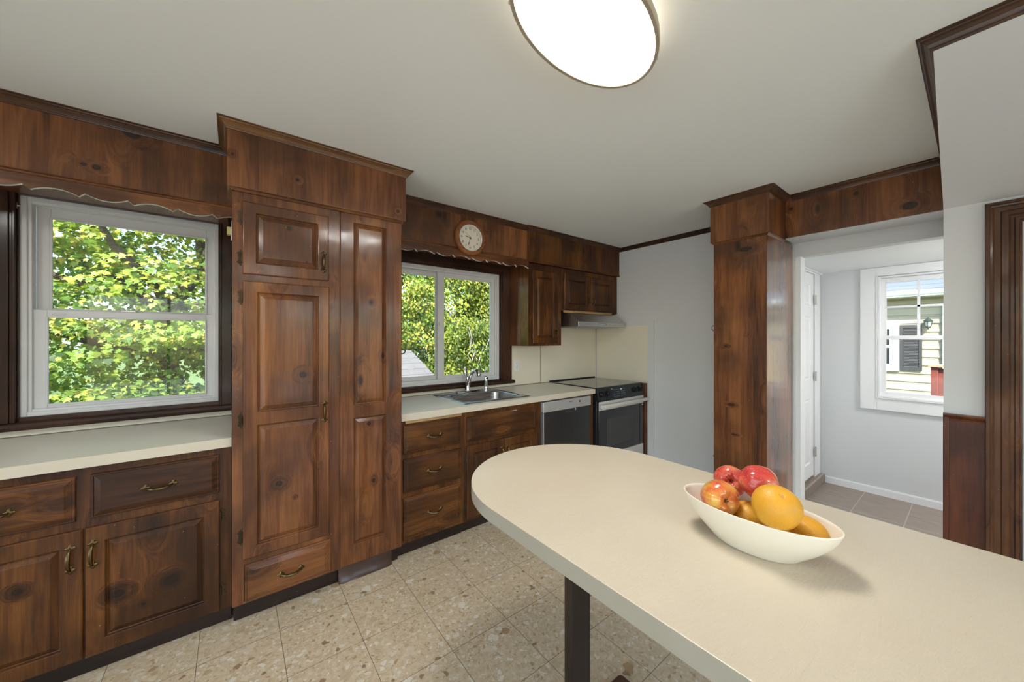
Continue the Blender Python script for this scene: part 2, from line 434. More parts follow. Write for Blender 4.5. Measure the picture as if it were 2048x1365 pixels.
def knots(ob, base, plane, spots):
    """give one board knots at the places the photo shows: (u, z, half width, half height)"""
    kw = dict(WOODS[base]); o = WL[ob]; L = []
    for u, z, a, b in spots:
        if plane == 'y': L.append(((u - o.x, 0, z - o.z), (1 / a, 0, 1 / b)))
        else: L.append(((0, u - o.y, z - o.z), (0, 1 / a, 1 / b)))
    nm = base + '_knots_%d' % len(MATS); wood(nm, spots=L, **kw); ob.data.materials.clear(); ob.data.materials.append(MATS[nm]); return ob
# face maps: (u, v, depth out of the face) -> world
def face_s(y): return lambda u, v, d: (u, y - d, v)          # faces -Y
def face_w(x): return lambda u, v, d: (x - d, u, v)          # faces -X
def face_n(y): return lambda u, v, d: (u, y + d, v)
def rectloop(fn, r, ins, d):
    a0, a1, b0, b1 = r; return [fn(a0 + ins, b0 + ins, d), fn(a1 - ins, b0 + ins, d), fn(a1 - ins, b1 - ins, d), fn(a0 + ins, b1 - ins, d)]
def raised_door(mb, fn, r, recs, t=.012, back=0.0, fld=.030):
    """framed door leaf with raised panels; recs share the door's u-range stack"""
    mb.loops([rectloop(fn, r, 0, back), rectloop(fn, r, 0, back + t - .004), rectloop(fn, r, .003, back + t - .001), rectloop(fn, r, .0055, back + t)], False, False)
    T = back + t
    a0, a1, b0, b1 = r[0] + .0055, r[1] - .0055, r[2] + .0055, r[3] - .0055
    recs = sorted(recs, key=lambda q: q[2]); u0, u1 = recs[0][0], recs[0][1]
    def q(x0, x1, z0, z1): mb.add([fn(x0, z0, T), fn(x1, z0, T), fn(x1, z1, T), fn(x0, z1, T)], [(0, 1, 2, 3)])
    zs = [b0] + [v for rc in recs for v in (rc[2], rc[3])] + [b1]
    q(a0, u0, b0, b1); q(u1, a1, b0, b1)
    for k in range(0, len(zs), 2): q(u0, u1, zs[k], zs[k + 1])
    for rc in recs:
        rr = (u0, u1, rc[2], rc[3])
        mb.loops([rectloop(fn, rr, 0, T), rectloop(fn, rr, .003, T - .002), rectloop(fn, rr, .006, T - .0105), rectloop(fn, rr, .0095, T - .012),
                  rectloop(fn, rr, fld - .002, T - .0025), rectloop(fn, rr, fld, T - .0012), rectloop(fn, rr, fld + .001, T - .0012)], False, True)
def raised_slab(mb, fn, r, t=.010, fld=.028, up=.006):
    mb.loops([rectloop(fn, r, 0, 0), rectloop(fn, r, 0, t - .004), rectloop(fn, r, .002, t - .001), rectloop(fn, r, .005, t), rectloop(fn, r, .008, t), rectloop(fn, r, .0095, t - .002),
              rectloop(fn, r, fld - .001, t + up - .001), rectloop(fn, r, fld + .001, t + up)], False, True)

def lobed(r, n=4, k=.28, a0=0., m=24):
    return [(r * (1 - k + k * math.cos(n * (a - a0))) * math.cos(a), r * (1 - k + k * math.cos(n * (a - a0))) * math.sin(a)) for a in [2 * PI * i / m for i in range(m)]]
def pull(parent, fn, u, v, horizontal=True, L=.118):
    """antique pull: a clover rosette at each end and an arched waisted bail"""
    mb = MB(); h = L / 2 - .014
    for s in (-1, 1):
        cu, cv = (u + s * h, v) if horizontal else (u, v + s * h)
        P = lobed(.0165, 4, .2, 0)
        mb.loops([[fn(cu + a * k, cv + b * k, d) for a, b in P] for k, d in ((1, 0), (1, .0022), (.78, .0048), (.35, .0062))], False, True)
    pts = []; rs = []
    for i in range(13):
        t = -1 + i / 6; off = h * t; d = .006 + .021 * (1 - abs(t) ** 2.6); sag = -.006 * (1 - t * t)
        pts.append(fn(u + off, v + sag, d) if horizontal else fn(u + sag * .4, v + off, d)); rs.append(.0038 + .0034 * (1 - t * t))
    mb.tube(pts, rs, 8)
    return mb.build('handle', 'brass_antique', parent, smooth=True)
def hinge(parent, fn, u, v, side=1, H=.078, mat='hinge_bronze'):
    mb = MB()
    prof = [(0, -.5), (.35, -.47), (.25, -.40), (.6, -.36), (.95, -.27), (.6, -.18), (.75, -.08), (.45, 0), (.75, .08), (.6, .18), (.95, .27), (.6, .36), (.25, .40), (.35, .47), (0, .5)]
    P = [(u - side * a * .020, v + b * H) for a, b in prof]
    mb.prism(P, fn, 0, .0025)
    mb.tube([fn(u + side * .001, v - .02, .005), fn(u + side * .001, v + .02, .005)], .0042, 8)
    mb.tube([fn(u + side * .001, v - .028, .005), fn(u + side * .001, v - .021, .005)], .0025, 6)
    mb.tube([fn(u + side * .001, v + .021, .005), fn(u + side * .001, v + .028, .005)], .0025, 6)
    return mb.build('hinge', mat, parent, smooth=True)

CROWN = [(0, -.040), (.004, -.040), (.006, -.034), (.0085, -.033), (.0095, -.030), (.014, -.022), (.022, -.014), (.0285, -.010), (.030, -.006), (.034, -.005), (.038, -.003), (.038, 0), (0, 0)]
COVE = [(0, -.016), (.003, -.016), (.005, -.012), (.010, -.006), (.017, -.003), (.018, 0), (0, 0)]
BEAD = [(0, -.018), (.004, -.016), (.007, -.012), (.007, -.009), (.003, -.007), (.007, -.004), (.006, 0), (0, 0)]
def sweep(mb, path, prof, z):
    """profile (out, dz) swept along an XY path; out is to the right of travel, mitred corners"""
    pts = [Vector(p) for p in path]; L = []
    for i, p in enumerate(pts):
        ns = []
        if i > 0: d = (p - pts[i - 1]).normalized(); ns.append(Vector((d.y, -d.x)))
        if i < len(pts) - 1: d = (pts[i + 1] - p).normalized(); ns.append(Vector((d.y, -d.x)))
        n = ns[0] if len(ns) == 1 else (ns[0] + ns[1]) / (1 + ns[0].dot(ns[1]))
        L.append([(p.x + n.x * o, p.y + n.y * o, z + h) for o, h in prof])
    return mb.loops(L, True, True)
def holed(mb, axis, a, b, u0, u1, z0, z1, holes):
    """wall slab between a and b on the given axis, with rectangular holes (u0,u1,z0,z1)"""
    us = sorted({u0, u1} | {h[0] for h in holes} | {h[1] for h in holes}); zs = sorted({z0, z1} | {h[2] for h in holes} | {h[3] for h in holes})
    for i in range(len(us) - 1):
        for k in range(len(zs) - 1):
            cu, cz = (us[i] + us[i + 1]) / 2, (zs[k] + zs[k + 1]) / 2
            if any(h[0] < cu < h[1] and h[2] < cz < h[3] for h in holes): continue
            if axis == 'y': mb.box(us[i], us[i + 1], a, b, zs[k], zs[k + 1])
            else: mb.box(a, b, us[i], us[i + 1], zs[k], zs[k + 1])
    return mb

# ------------------------------------------------------------------ the room
WY, CZ = 2.90, 2.46          # window wall, ceiling height
EX = 3.56                    # wall behind the range
W1 = (-.845, -.065, 1.02, 2.135)
W2 = (.86, 2.085, 1.008, 2.05)
struct(MB().box(-2.4, 3.50, -3.2, 3.05, -.1, 0).build('floor', 'terrazzo_tile', origin=(0, 0, 0)))
struct(MB().box(3.50, 4.75, -1.2, 1.15, -.1, 0).build('floor', 'hall_tile', origin=(0, 0, 0)))
struct(MB().box(-2.5, 3.72, -3.3, 3.05, CZ, CZ + .12).build('ceiling', 'ceiling_paint'))
struct(MB().box(3.6, 4.75, -1.2, 1.15, 2.058, 2.16).build('ceiling', 'white_paint'))
struct(holed(MB(), 'y', WY, 3.05, -2.5, 3.70, 0, CZ, [W1, W2]).build('wall_north', 'wall_paint'))
struct(holed(MB(), 'y', -3.3, -3.2, -2.5, 3.50, 0, CZ, [(-2.0, .1, .30, 2.2), (.6, 3.0, .30, 2.2)]).build('wall_south', 'wall_paint'))
struct(holed(MB(), 'x', -2.5, -2.4, -3.2, 2.9, 0, CZ, [(-2.8, 1.6, .10, 2.2)]).build('wall_west', 'wall_paint'))
struct(MB().box(EX, 3.70, .99, 2.9, 0, CZ).build('wall_east', 'wall_paint'))
struct(holed(MB(), 'x', 3.24, 3.50, -3.2, .12, 0, CZ, [(-.95, -.147, -.01, 2.05)]).build('wall_southeast', 'wall_paint'))
struct(MB().box(3.24, 3.50, .12, .885, 2.162, CZ).box(3.5, 3.6, -1.2, .985, 2.057, CZ).build('wall_header', 'hall_paint'))
sl = MB()
sl.add([(1.918, -3.2, CZ), (1.918, -3.2, 2.415), (3.24, -3.2, 2.163), (3.24, -3.2, CZ), (1.918, .094, CZ), (1.918, .094, 2.415), (3.24, .12, 2.163), (3.24, .12, CZ)],
       [(0, 1, 2, 3), (7, 6, 5, 4), (0, 4, 5, 1), (1, 5, 6, 2), (2, 6, 7, 3), (3, 7, 4, 0)])
struct(sl.build('ceiling', 'wall_paint'))
# hall shell
W3 = (.06, .552, .885, 1.975)
struct(holed(MB(), 'x', 4.618, 4.75, -1.2, 1.15, 0, 2.06, [W3]).build('wall_hall_east', 'hall_paint'))
struct(MB().box(3.6, 3.74, .985, 1.12, 0, 2.06).box(4.425, 4.618, .985, 1.12, 0, 2.06).box(3.74, 4.425, .985, 1.12, 2.035, 2.06).box(3.72, 4.45, 1.12, 1.15, 0, 2.06).build('wall_hall_north', 'hall_paint'))
struct(MB().box(3.5, 4.75, -1.3, -1.2, 0, 2.16).build('wall_hall_south', 'hall_paint'))
struct(MB().box(3.5, 3.6, -1.2, -.15, 0, 2.057).build('wall_hall_west', 'hall_paint'))
struct(box('trim_opening', 'white_paint', (3.495, 3.6, .842, .876, 0, 2.056), bevel=.002))
struct(box('trim_opening', 'hall_paint', (3.474, 3.6, .876, .985, 0, 2.056), bevel=.001))
struct(MB().box(4.606, 4.618, -1.2, .918, .0, .058).box(4.610, 4.618, -1.2, .918, .058, .066).build('baseboard_hall', 'white_paint', bevel=.001))
st = structure('floor_step', (4.2, .95, 0))
MB().box(3.6, 4.612, .921, .985, 0, .082).build('riser', 'hall_tile', st, .003)
MB().box(3.74, 4.425, .985, 1.12, 0, .082).build('tread', 'hall_tile', st, .002)

# door_1: white six panel door in the hall
d1 = structure('door_1', (4.08, .98, .1))
fn = face_s(.985)
def six_panel():
    mb = MB(); x0, x1, z0, z1 = 3.76, 4.417, .105, 2.030
    T = .018; cols_ = [(3.855, 4.045), (4.132, 4.322)]; rows = [(.235, .85), (1.03, 1.62), (1.725, 1.93)]
    xs = [x0, *cols_[0], *cols_[1], x1]; zs = [z0] + [q for r in rows for q in r] + [z1]
    for i in range(5):
        for k in range(7):
            if i in (1, 3) and k in (1, 3, 5):
                r = (xs[i], xs[i + 1], zs[k], zs[k + 1])
                mb.loops([rectloop(fn, r, 0, T), rectloop(fn, r, .008, T - .007), rectloop(fn, r, .02, T - .008), rectloop(fn, r, .035, T - .002)], False, True)
            else: mb.add([fn(xs[i], zs[k], T), fn(xs[i + 1], zs[k], T), fn(xs[i + 1], zs[k + 1], T), fn(xs[i], zs[k + 1], T)], [(0, 1, 2, 3)])
    mb.loops([rectloop(fn, (x0, x1, z0, z1), 0, -.02), rectloop(fn, (x0, x1, z0, z1), 0, T)], True, False)
    return mb
six_panel().build('slab', 'door_white', d1)
cs = MB().box(4.425, 4.612, .955, .985, .083, 2.035).box(3.62, 4.612, .955, .985, 2.033, 2.055).box(3.62, 3.74, .955, .985, .083, 2.035)
cs.box(3.62, 4.616, .935, .985, 2.043, 2.057).build('casing', 'white_paint', d1, .003)
for z in (1.785, 1.053, .328):
    mb = MB().box(4.405, 4.436, .950, .956, z - .045, z + .045); mb.tube([(4.422, .948, z - .046), (4.422, .948, z + .046)], .006, 8)
    mb.build('hinge', 'steel_light', d1, smooth=True)
MB().lathe([(.006, 0), (.024, -.002), (.024, -.008), (.010, -.014), (.010, -.03), (.022, -.038), (.026, -.05), (.020, -.06), (.0, -.064)], (3.83, .967, .925), 'y', 16).build('knob', 'nickel', d1, smooth=True)

# door_2: dark wooden door in its casing at the right
d2 = structure('door_2', (3.28, -.5, 0))
cm = MB()
prof = [(0, .0), (0, .026), (.003, .030), (.015, .030), (.017, .022), (.025, .020), (.03, .014), (.05, .013), (.055, .018), (.075, .020), (.082, .012), (.093, .012), (.096, .018), (.106, .018), (.112, .010), (.118, .010), (.118, 0)]
# vertical leg: section out from the wall, mitred at the top; then the head
L = []
for z, k in ((0, 0), (2.144, 1)):
    L.append([(3.24 - d, -.025 - w, z - (w if k else 0)) for w, d in prof])
cm.loops(L, True, True)
L = [[(3.24 - d, -.025 - w, 2.144 - w) for w, d in prof], [(3.24 - d, -1.09 + w, 2.144 - w) for w, d in prof]]
cm.loops(L, True, True)
L = [[(3.24 - d, -1.09 + w, z - (w if k else 0)) for w, d in prof] for z, k in ((0, 0), (2.144, 1))]
cm.loops(L, True, True)
cm.build('casing', 'casing_wood', d2, smooth=False)
mb = MB().box(3.262, 3.50, -.152, -.147, 0, 2.03).box(3.262, 3.50, -.968, -.960, 0, 2.03).box(3.262, 3.50, -.96, -.147, 2.026, 2.032); mb.build('jamb', 'trim_vertical', d2)
MB().box(3.315, 3.33, -.949, -.153, 0, 2.025).box(3.296, 3.315, -.164, -.153, 0, 2.025).build('stop_light_block', 'trim_vertical', d2, weld=True)  # stop strip plus an added backing board that blocks light leaking past the door
raised = MB(); raised_door(raised, face_w(3.305), (-.935, -.162, .01, 2.02), [(-.82, -.27, .2, .85), (-.82, -.27, 1.0, 1.88)], .03)
raised.build('slab', 'casing_wood', d2)
MB().lathe([(.0, 0), (.028, -.001), (.028, -.006), (.011, -.012), (.010, -.030), (.020, -.036), (.027, -.05), (.022, -.064), (0, -.070)], (3.275, -.192, .845), 'x', 18).build('knob', 'brass_antique', d2, smooth=True)

# wainscot on the pier
wn_ = structure('trim_wainscot', (3.23, .05, 0))
MB().box(3.228, 3.24, -.025, .112, 0, .955).build('panel', 'redwood_panel', wn_)
MB().box(3.218, 3.24, .100, .1215, 0, .972).build('corner_strip', 'redwood_panel', wn_, .004)
mb = MB(); sweep(mb, [(3.24, .1215), (3.24, -.025)], [(0, -.045), (.010, -.045), (.014, -.035), (.010, -.028), (.020, -.018), (.026, -.008), (.026, 0), (0, 0)], .990)
mb.build('cap_molding', 'redwood_panel', wn_)

# crown mouldings that belong to the room
mb = MB(); sweep(mb, [(EX, 2.553), (EX, 1.237)], [(o * .8, h * 1.05) for o, h in CROWN], CZ); struct(mb.build('trim_1', 'trim_cross'))
mb = MB(); sweep(mb, [(3.24, .094), (1.918, .094), (1.918, -3.2)], [(o, h * 1.15) for o, h in CROWN], CZ); struct(mb.build('trim_2', 'crown_cross'))

# laminate splashes
b = thing('backsplash', 'cream laminate backsplash between the sink window and the corner behind the range', 'backsplash', (2.9, 2.895, .93))
MB().box(2.2185, 2.622, 2.893, WY, .9325, 1.62).box(2.630, EX - .006, 2.893, WY, .9325, 1.72).build('panel', 'laminate_wall', b)
MB().box(2.622, 2.630, 2.889, WY, .9325, 1.62).build('divider_strip', 'divider_metal', b)
MB().box(2.2185, EX, 2.885, 2.893, .9325, .937).build('caulk_line', 'caulk', b)
b = thing('backsplash', 'beige laminate splash panel on the side wall beside the range, edged in painted trim', 'backsplash', (EX, 2.5, .93))
MB().box(EX - .006, EX, 2.190, 2.893, .9325, 1.562).build('panel', 'laminate_wall', b)
MB().box(EX - .010, EX - .002, 2.886, 2.893, .9325, 1.56).build('corner_strip', 'divider_metal', b)
MB().box(EX - .009, EX, 2.128, 2.190, .02, 1.605).box(EX - .009, EX, 2.19, 2.56, 1.562, 1.605).box(EX - .016, EX, 2.112, 2.128, .02, 1.610).build('trim_strip', 'wall_paint', b, .002)
b = thing('backsplash', 'low cream laminate splash strip under the double-hung window', 'backsplash', (-.5, 2.893, .93))
MB().box(-.98, -.012, 2.888, WY, .9335, .966).build('strip', 'laminate_wall', b)
MB().box(-.98, -.012, 2.884, 2.888, .9325, .936).build('caulk_line', 'caulk', b)
b = thing('backsplash', 'low cream laminate splash strip under the sliding window behind the faucet', 'backsplash', (1.5, 2.893, .93))
MB().box(.84, 2.2175, 2.888, WY, .9335, .960).build('strip', 'laminate_wall', b)
MB().box(.84, 2.2175, 2.884, 2.888, .9325, .936).build('caulk_line', 'caulk', b)
struct(MB().box(-2.4, 3.5, -3.2, -3.185, 0, .09).build('baseboard_south', 'white_paint'))

# ------------------------------------------------------------------ windows
def frame_y(mb, x0, x1, z0, z1, w, y0, y1):
    wl, wr, wb, wt = (w if hasattr(w, '__len__') else (w,) * 4)
    mb.box(x0, x0 + wl, y0, y1, z0, z1).box(x1 - wr, x1, y0, y1, z0, z1)
    mb.box(x0 + wl, x1 - wr, y0, y1, z0, z0 + wb).box(x0 + wl, x1 - wr, y0, y1, z1 - wt, z1)
    return mb
w1 = structure('window_1', (-.455, 2.9, 1.0))
mb = MB(); frame_y(mb, -.838, -.072, 1.026, 2.130, .022, 2.902, 3.04); frame_y(mb, -.818, -.092, 1.046, 2.112, .014, 2.915, 2.93)
frame_y(mb, -.818, -.092, 1.046, 2.112, (.012, .010, .01, .012), 2.955, 2.972)
mb.build('frame', 'white_vinyl', w1, .002)
us = MB(); frame_y(us, -.806, -.100, 1.530, 2.100, (.048, .036, .040, .052), 2.975, 3.000); frame_y(us, -.762, -.132, 1.566, 2.052, .010, 2.970, 2.978)
us = us.build('upper_sash', 'white_vinyl', w1, .002)
MB().box(-.758, -.136, 2.986, 2.990, 1.570, 2.048).build('pane', 'window_glass', us)
ls = MB(); frame_y(ls, -.806, -.100, 1.050, 1.565, (.046, .036, .026, .036), 2.932, 2.956); frame_y(ls, -.764, -.132, 1.072, 1.533, .008, 2.927, 2.935)
ls = ls.build('lower_sash', 'white_vinyl', w1, .002)
MB().box(-.757, -.138, 2.943, 2.947, 1.078, 1.528).build('pane', 'window_glass', ls)
MB().box(-.50, -.44, 2.93, 2.957, 1.565, 1.576).box(-.50, -.485, 2.925, 2.945, 1.576, 1.582).build('sash_lock', 'steel_light', w1, .002)
for x in (-.72, -.20):
    MB().box(x - .022, x + .022, 2.9255, 2.9285, 1.541, 1.549).build('tilt_latch', 'white_vinyl', ls, .001)
mb = MB(); mb.box(-.955, -.862, 2.866, WY, 1.005, 2.20).box(-.945, -.930, 2.862, 2.866, 1.005, 2.20).box(-.063, -.012, 2.866, WY, 1.005, 2.20)
mb.box(-.862, -.852, 2.872, WY, 1.005, 2.14).box(-.852, -.842, 2.866, WY, 1.005, 2.14).box(-.066, -.058, 2.860, WY, 1.005, 2.14).box(-.075, -.066, 2.88, WY, 1.005, 2.14)
mb.box(-.842, -.836, 2.885, 2.91, 1.005, 2.136)
mb.build('casing', 'trim_vertical', w1, .002)
MB().box(-.862, -.063, 2.866, WY, 2.138, 2.25).box(-.852, -.066, 2.872, WY, 2.130, 2.138).build('head_casing', 'trim_horizontal', w1, .002)
mb = MB(); L = []
for x in (-.985, -.012):
    L.append([(x, 2.852, .972), (x, 2.849, .985), (x, 2.852, .999), (x, 2.858, 1.004), (x, 2.90, 1.006), (x, 2.90, .967), (x, 2.856, .967)])
mb.loops(L, True, True); mb.box(-.842, -.066, 2.888, 2.90, 1.006, 1.026)
mb.build('stool', 'trim_horizontal', w1)

w2 = structure('window_2', (1.5, 2.9, 1.0))
mb = MB(); frame_y(mb, .864, 2.080, 1.012, 2.046, (.02, .022, .024, .024), 2.902, 3.04); frame_y(mb, .884, 2.058, 1.034, 2.024, (.01, .012, .018, .016), 2.918, 2.935)
mb.build('frame', 'white_vinyl', w2, .002)
rs = MB(); frame_y(rs, 1.435, 2.055, 1.036, 2.018, (.066, .042, .045, .052), 2.938, 2.962); rs = rs.build('sliding_sash', 'white_vinyl', w2, .003)
MB().box(1.498, 2.016, 2.948, 2.952, 1.078, 1.969).build('pane', 'window_glass', rs)
MB().box(1.447, 1.455, 2.932, 2.940, 1.53, 1.56).build('latch', 'steel_light', rs, .001)
lsh = MB(); frame_y(lsh, .884, 1.475, 1.036, 2.018, (.045, .045, .050, .050), 2.966, 2.99); lsh = lsh.build('fixed_sash', 'white_vinyl', w2, .003)
MB().box(.925, 1.435, 2.976, 2.980, 1.080, 1.974).build('pane', 'window_glass', lsh)
mb = MB(); mb.box(2.112, 2.2175, 2.870, WY, .995, 2.20).box(2.100, 2.112, 2.864, WY, .995, 2.09).box(2.088, 2.100, 2.874, WY, .995, 2.08).box(2.081, 2.088, 2.89, WY, .995, 2.06).box(2.195, 2.205, 2.866, 2.870, .995, 2.2)
mb.box(.84, .87, 2.88, WY, .995, 2.10).build('casing', 'trim_vertical', w2, .002)
mb = MB(); mb.box(.84, 2.112, 2.870, WY, 2.085, 2.20).box(.84, 2.100, 2.858, WY, 2.074, 2.085).box(.84, 2.100, 2.878, WY, 2.056, 2.074).box(.84, 2.09, 2.892, WY, 2.046, 2.056).build('head_casing', 'trim_horizontal', w2, .002)
mb = MB(); L = []
for x in (.84, 2.247):
    L.append([(x, 2.856, .972), (x, 2.852, .984), (x, 2.856, .992), (x, 2.862, .996), (x, 2.90, .998), (x, 2.90, .962), (x, 2.860, .966)])
mb.loops(L, True, True); mb.box(.84, 2.09, 2.885, 2.90, .998, 1.012)
mb.build('stool', 'trim_horizontal', w2)

w3 = structure('window_3', (4.62, .3, .77))
def frame_x(mb, y0, y1, z0, z1, w, xa, xb):
    wl, wr, wb, wt = (w if hasattr(w, '__len__') else (w,) * 4)
    mb.box(xa, xb, y0, y0 + wl, z0, z1).box(xa, xb, y1 - wr, y1, z0, z1)
    mb.box(xa, xb, y0 + wl, y1 - wr, z0, z0 + wb).box(xa, xb, y0 + wl, y1 - wr, z1 - wt, z1); return mb
mb = MB(); mb.box(4.600, 4.618, .558, .667, .772, 2.056).box(4.600, 4.618, -.055, .054, .772, 2.056).box(4.600, 4.618, .054, .558, 1.978, 2.056).box(4.600, 4.618, .054, .558, .772, .882)
mb.box(4.594, 4.602, .552, .560, .882, 1.978).box(4.594, 4.602, .054, .060, .882, 1.978).box(4.590, 4.602, .054, .558, .878, .885)
mb.build('casing', 'white_paint', w3, .002)
mb = MB(); frame_x(mb, .062, .550, .887, 1.973, .014, 4.604, 4.74); mb.build('frame', 'white_paint', w3, .001)
us = MB(); frame_x(us, .076, .536, 1.405, 1.958, (.034, .034, .036, .040), 4.650, 4.672)
us.box(4.646, 4.660, .300, .318, 1.44, 1.92).box(4.646, 4.660, .11, .502, 1.688, 1.706); us = us.build('upper_sash', 'white_paint', w3, .001)
MB().box(4.661, 4.664, .112, .500, 1.443, 1.916).build('pane', 'window_glass', us)
ls = MB(); frame_x(ls, .076, .536, .901, 1.442, (.034, .034, .036, .034), 4.624, 4.647); ls = ls.build('lower_sash', 'white_paint', w3, .001)
MB().box(4.634, 4.637, .112, .500, .940, 1.405).build('pane', 'window_glass', ls)
for nm, (x0, x1) in (('added_window_4', (-2.0, .1)), ('added_window_5', (.6, 3.0))):  # unseen south windows, added and sized to throw daylight onto the ceiling
    w = structure(nm, ((x0 + x1) / 2, -3.2, .85)); mb = MB(); frame_y(mb, x0, x1, .30, 2.2, .05, -3.28, -3.22); frame_y(mb, x0 - .08, x1 + .08, .22, 2.28, .08, -3.2, -3.18)
    mb.box((x0 + x1) / 2 - .02, (x0 + x1) / 2 + .02, -3.27, -3.23, .35, 2.15).build('frame', 'white_vinyl', w, .002)
    MB().box(x0 + .05, x1 - .05, -3.252, -3.248, .35, 2.15).build('pane', 'window_glass', w)
w = structure('added_window_6', (-2.4, -1, .9)); mb = MB(); frame_x(mb, -2.8, 1.6, .10, 2.2, .05, -2.48, -2.42); frame_x(mb, -2.88, 1.68, .02, 2.28, .08, -2.4, -2.38); mb.box(-2.47, -2.43, -.63, -.57, .15, 2.15)  # unseen west window, added to let in more daylight
mb.build('frame', 'white_vinyl', w, .002); MB().box(-2.452, -2.448, -2.75, 1.55, .15, 2.15).build('pane', 'window_glass', w)

# ------------------------------------------------------------------ soffits with scalloped valances
def valance(parent, x0, x1, y, ph, ztop=2.132, name='valance'):
    """sawn board: an arch, a notch, a hanging swag, a notch, repeated every .317 m"""
    P, zl, zh = .317, 2.071, 2.090
    def z(x):
        u = (x - ph) % P
        if u < .140: a = u / .140; return zl + .021 * math.sin(PI * a) ** .8
        if u < .158: return zl + .001 + (u - .140) / .018 * .019
        if u < .295: a = (u - .158) / .137; return zh - .020 * math.sin(PI * a) ** .85
        return zh - (u - .295) / .022 * .019
    xs = []; x = x0
    brk = sorted([ph + k * P + q for k in range(-14, 14) for q in (0, .140, .158, .295)])
    n = int((x1 - x0) / .008); xs = sorted(set([x0 + (x1 - x0) * i / n for i in range(n + 1)] + [q for q in brk if x0 < q < x1]))
    lo = [(x, z(x)) for x in xs]; mb = MB(); n = len(lo)
    for ya, yb in ((y, y + .019),):
        v = [(a, ya, b) for a, b in lo] + [(a, ya, ztop) for a, b in lo] + [(a, yb, b) for a, b in lo] + [(a, yb, ztop) for a, b in lo]
        f = []
        for i in range(n - 1):
            f += [(i, i + 1, n + i + 1, n + i), (2 * n + i + 1, 2 * n + i, 3 * n + i, 3 * n + i + 1), (i + 1, i, 2 * n + i, 2 * n + i + 1), (n + i, n + i + 1, 3 * n + i + 1, 3 * n + i)]
        f += [(0, n, 3 * n, 2 * n), (n - 1, 3 * n - 1, 4 * n - 1, 2 * n - 1)]
        mb.add(v, f)
    ob = mb.build(name, 'pine_horizontal', parent)
    e = MB(); v = [(a, y + .0008, b - .0006) for a, b in lo] + [(a, y + .0182, b - .0006) for a, b in lo]
    e.add(v, [(i, i + 1, n + i + 1, n + i) for i in range(n - 1)]); e.build('painted_edge', 'valance_back', ob)
    return ob
s = thing('soffit', 'dark knotty pine soffit with scalloped valance above the double-hung window at left', 'soffit', (-1.2, 2.7, 2.13))
knots(MB().box(-2.38, -.026, 2.525, WY - .001, 2.132, CZ - .001).build('fascia', 'pine_vertical', s), 'pine_vertical', 'y', [(-.548, 2.224, .009, .007), (-.508, 2.220, .012, .010), (-.391, 2.420, .028, .020)])
mb = MB(); sweep(mb, [(-2.38, 2.525), (-.0245, 2.525)], CROWN, CZ - .0005); mb.build('crown_molding', 'crown_horizontal', s)
mb = MB(); sweep(mb, [(-2.38, 2.525), (-.008, 2.525)], BEAD, 2.150); mb.build('bead_molding', 'pine_horizontal', s)
valance(s, -2.38, -.008, 2.526, -.703)
s = thing('soffit', 'knotty pine soffit with scalloped valance above the sink window, clock hanging on it', 'soffit', (1.5, 2.7, 2.13))
knots(MB().box(.852, 2.168, 2.568, WY - .001, 2.136, CZ - .001).build('fascia', 'pine_vertical', s), 'pine_vertical', 'y', [(1.267, 2.385, .020, .016), (1.154, 2.425, .018, .010), (1.72, 2.33, .006, .006)])
mb = MB(); sweep(mb, [(.852, 2.568), (2.170, 2.568)], CROWN, CZ - .0005); mb.build('crown_molding', 'crown_horizontal', s)
mb = MB(); sweep(mb, [(.836, 2.568), (2.170, 2.568)], BEAD, 2.152); mb.build('bead_molding', 'pine_horizontal', s)
valance(s, .836, 2.185, 2.569, 1.095 - .317, 2.136)
s = thing('soffit', 'dark pine soffit above the wall cabinets and range hood, running into the corner', 'soffit', (2.85, 2.7, 2.13))
MB().box(2.172, EX - .001, 2.556, WY - .001, 2.136, CZ - .001).build('fascia', 'cabinet_vertical', s)
MB().box(2.168, 2.182, 2.552, 2.57, 2.136, CZ - .04).build('corner_strip', 'cabinet_vertical', s, .002)
mb = MB(); sweep(mb, [(2.170, 2.60), (2.170, 2.554), (EX - .001, 2.554)], CROWN, CZ - .0005); mb.build('crown_molding', 'crown_horizontal', s)
mb = MB(); sweep(mb, [(2.172, 2.556), (EX - .001, 2.556)], BEAD, 2.150); mb.build('bead_molding', 'cabinet_horizontal', s)
s = thing('soffit', 'orange-brown pine soffit box with crown molding capping the tall pantry cabinet', 'soffit', (.41, 2.5, 2.14))
knots(MB().box(-.0245, .850, 2.182, WY - .002, 2.152, CZ - .001).build('fascia', 'pine_vertical', s), 'pine_vertical', 'y', [(.265, 2.25, .007, .007), (-.004, 2.303, .006, .007), (.80, 2.20, .008, .008)])
mb = MB(); sweep(mb, [(-.0245, 2.60), (-.0245, 2.182), (.850, 2.182), (.850, 2.60)], CROWN, CZ - .0005); mb.build('crown_molding', 'crown_gold', s)
mb = MB(); sweep(mb, [(-.007, 2.60), (-.007, 2.200), (.833, 2.200), (.833, 2.60)], COVE, 2.152); mb.build('cove_molding', 'pine_horizontal', s)

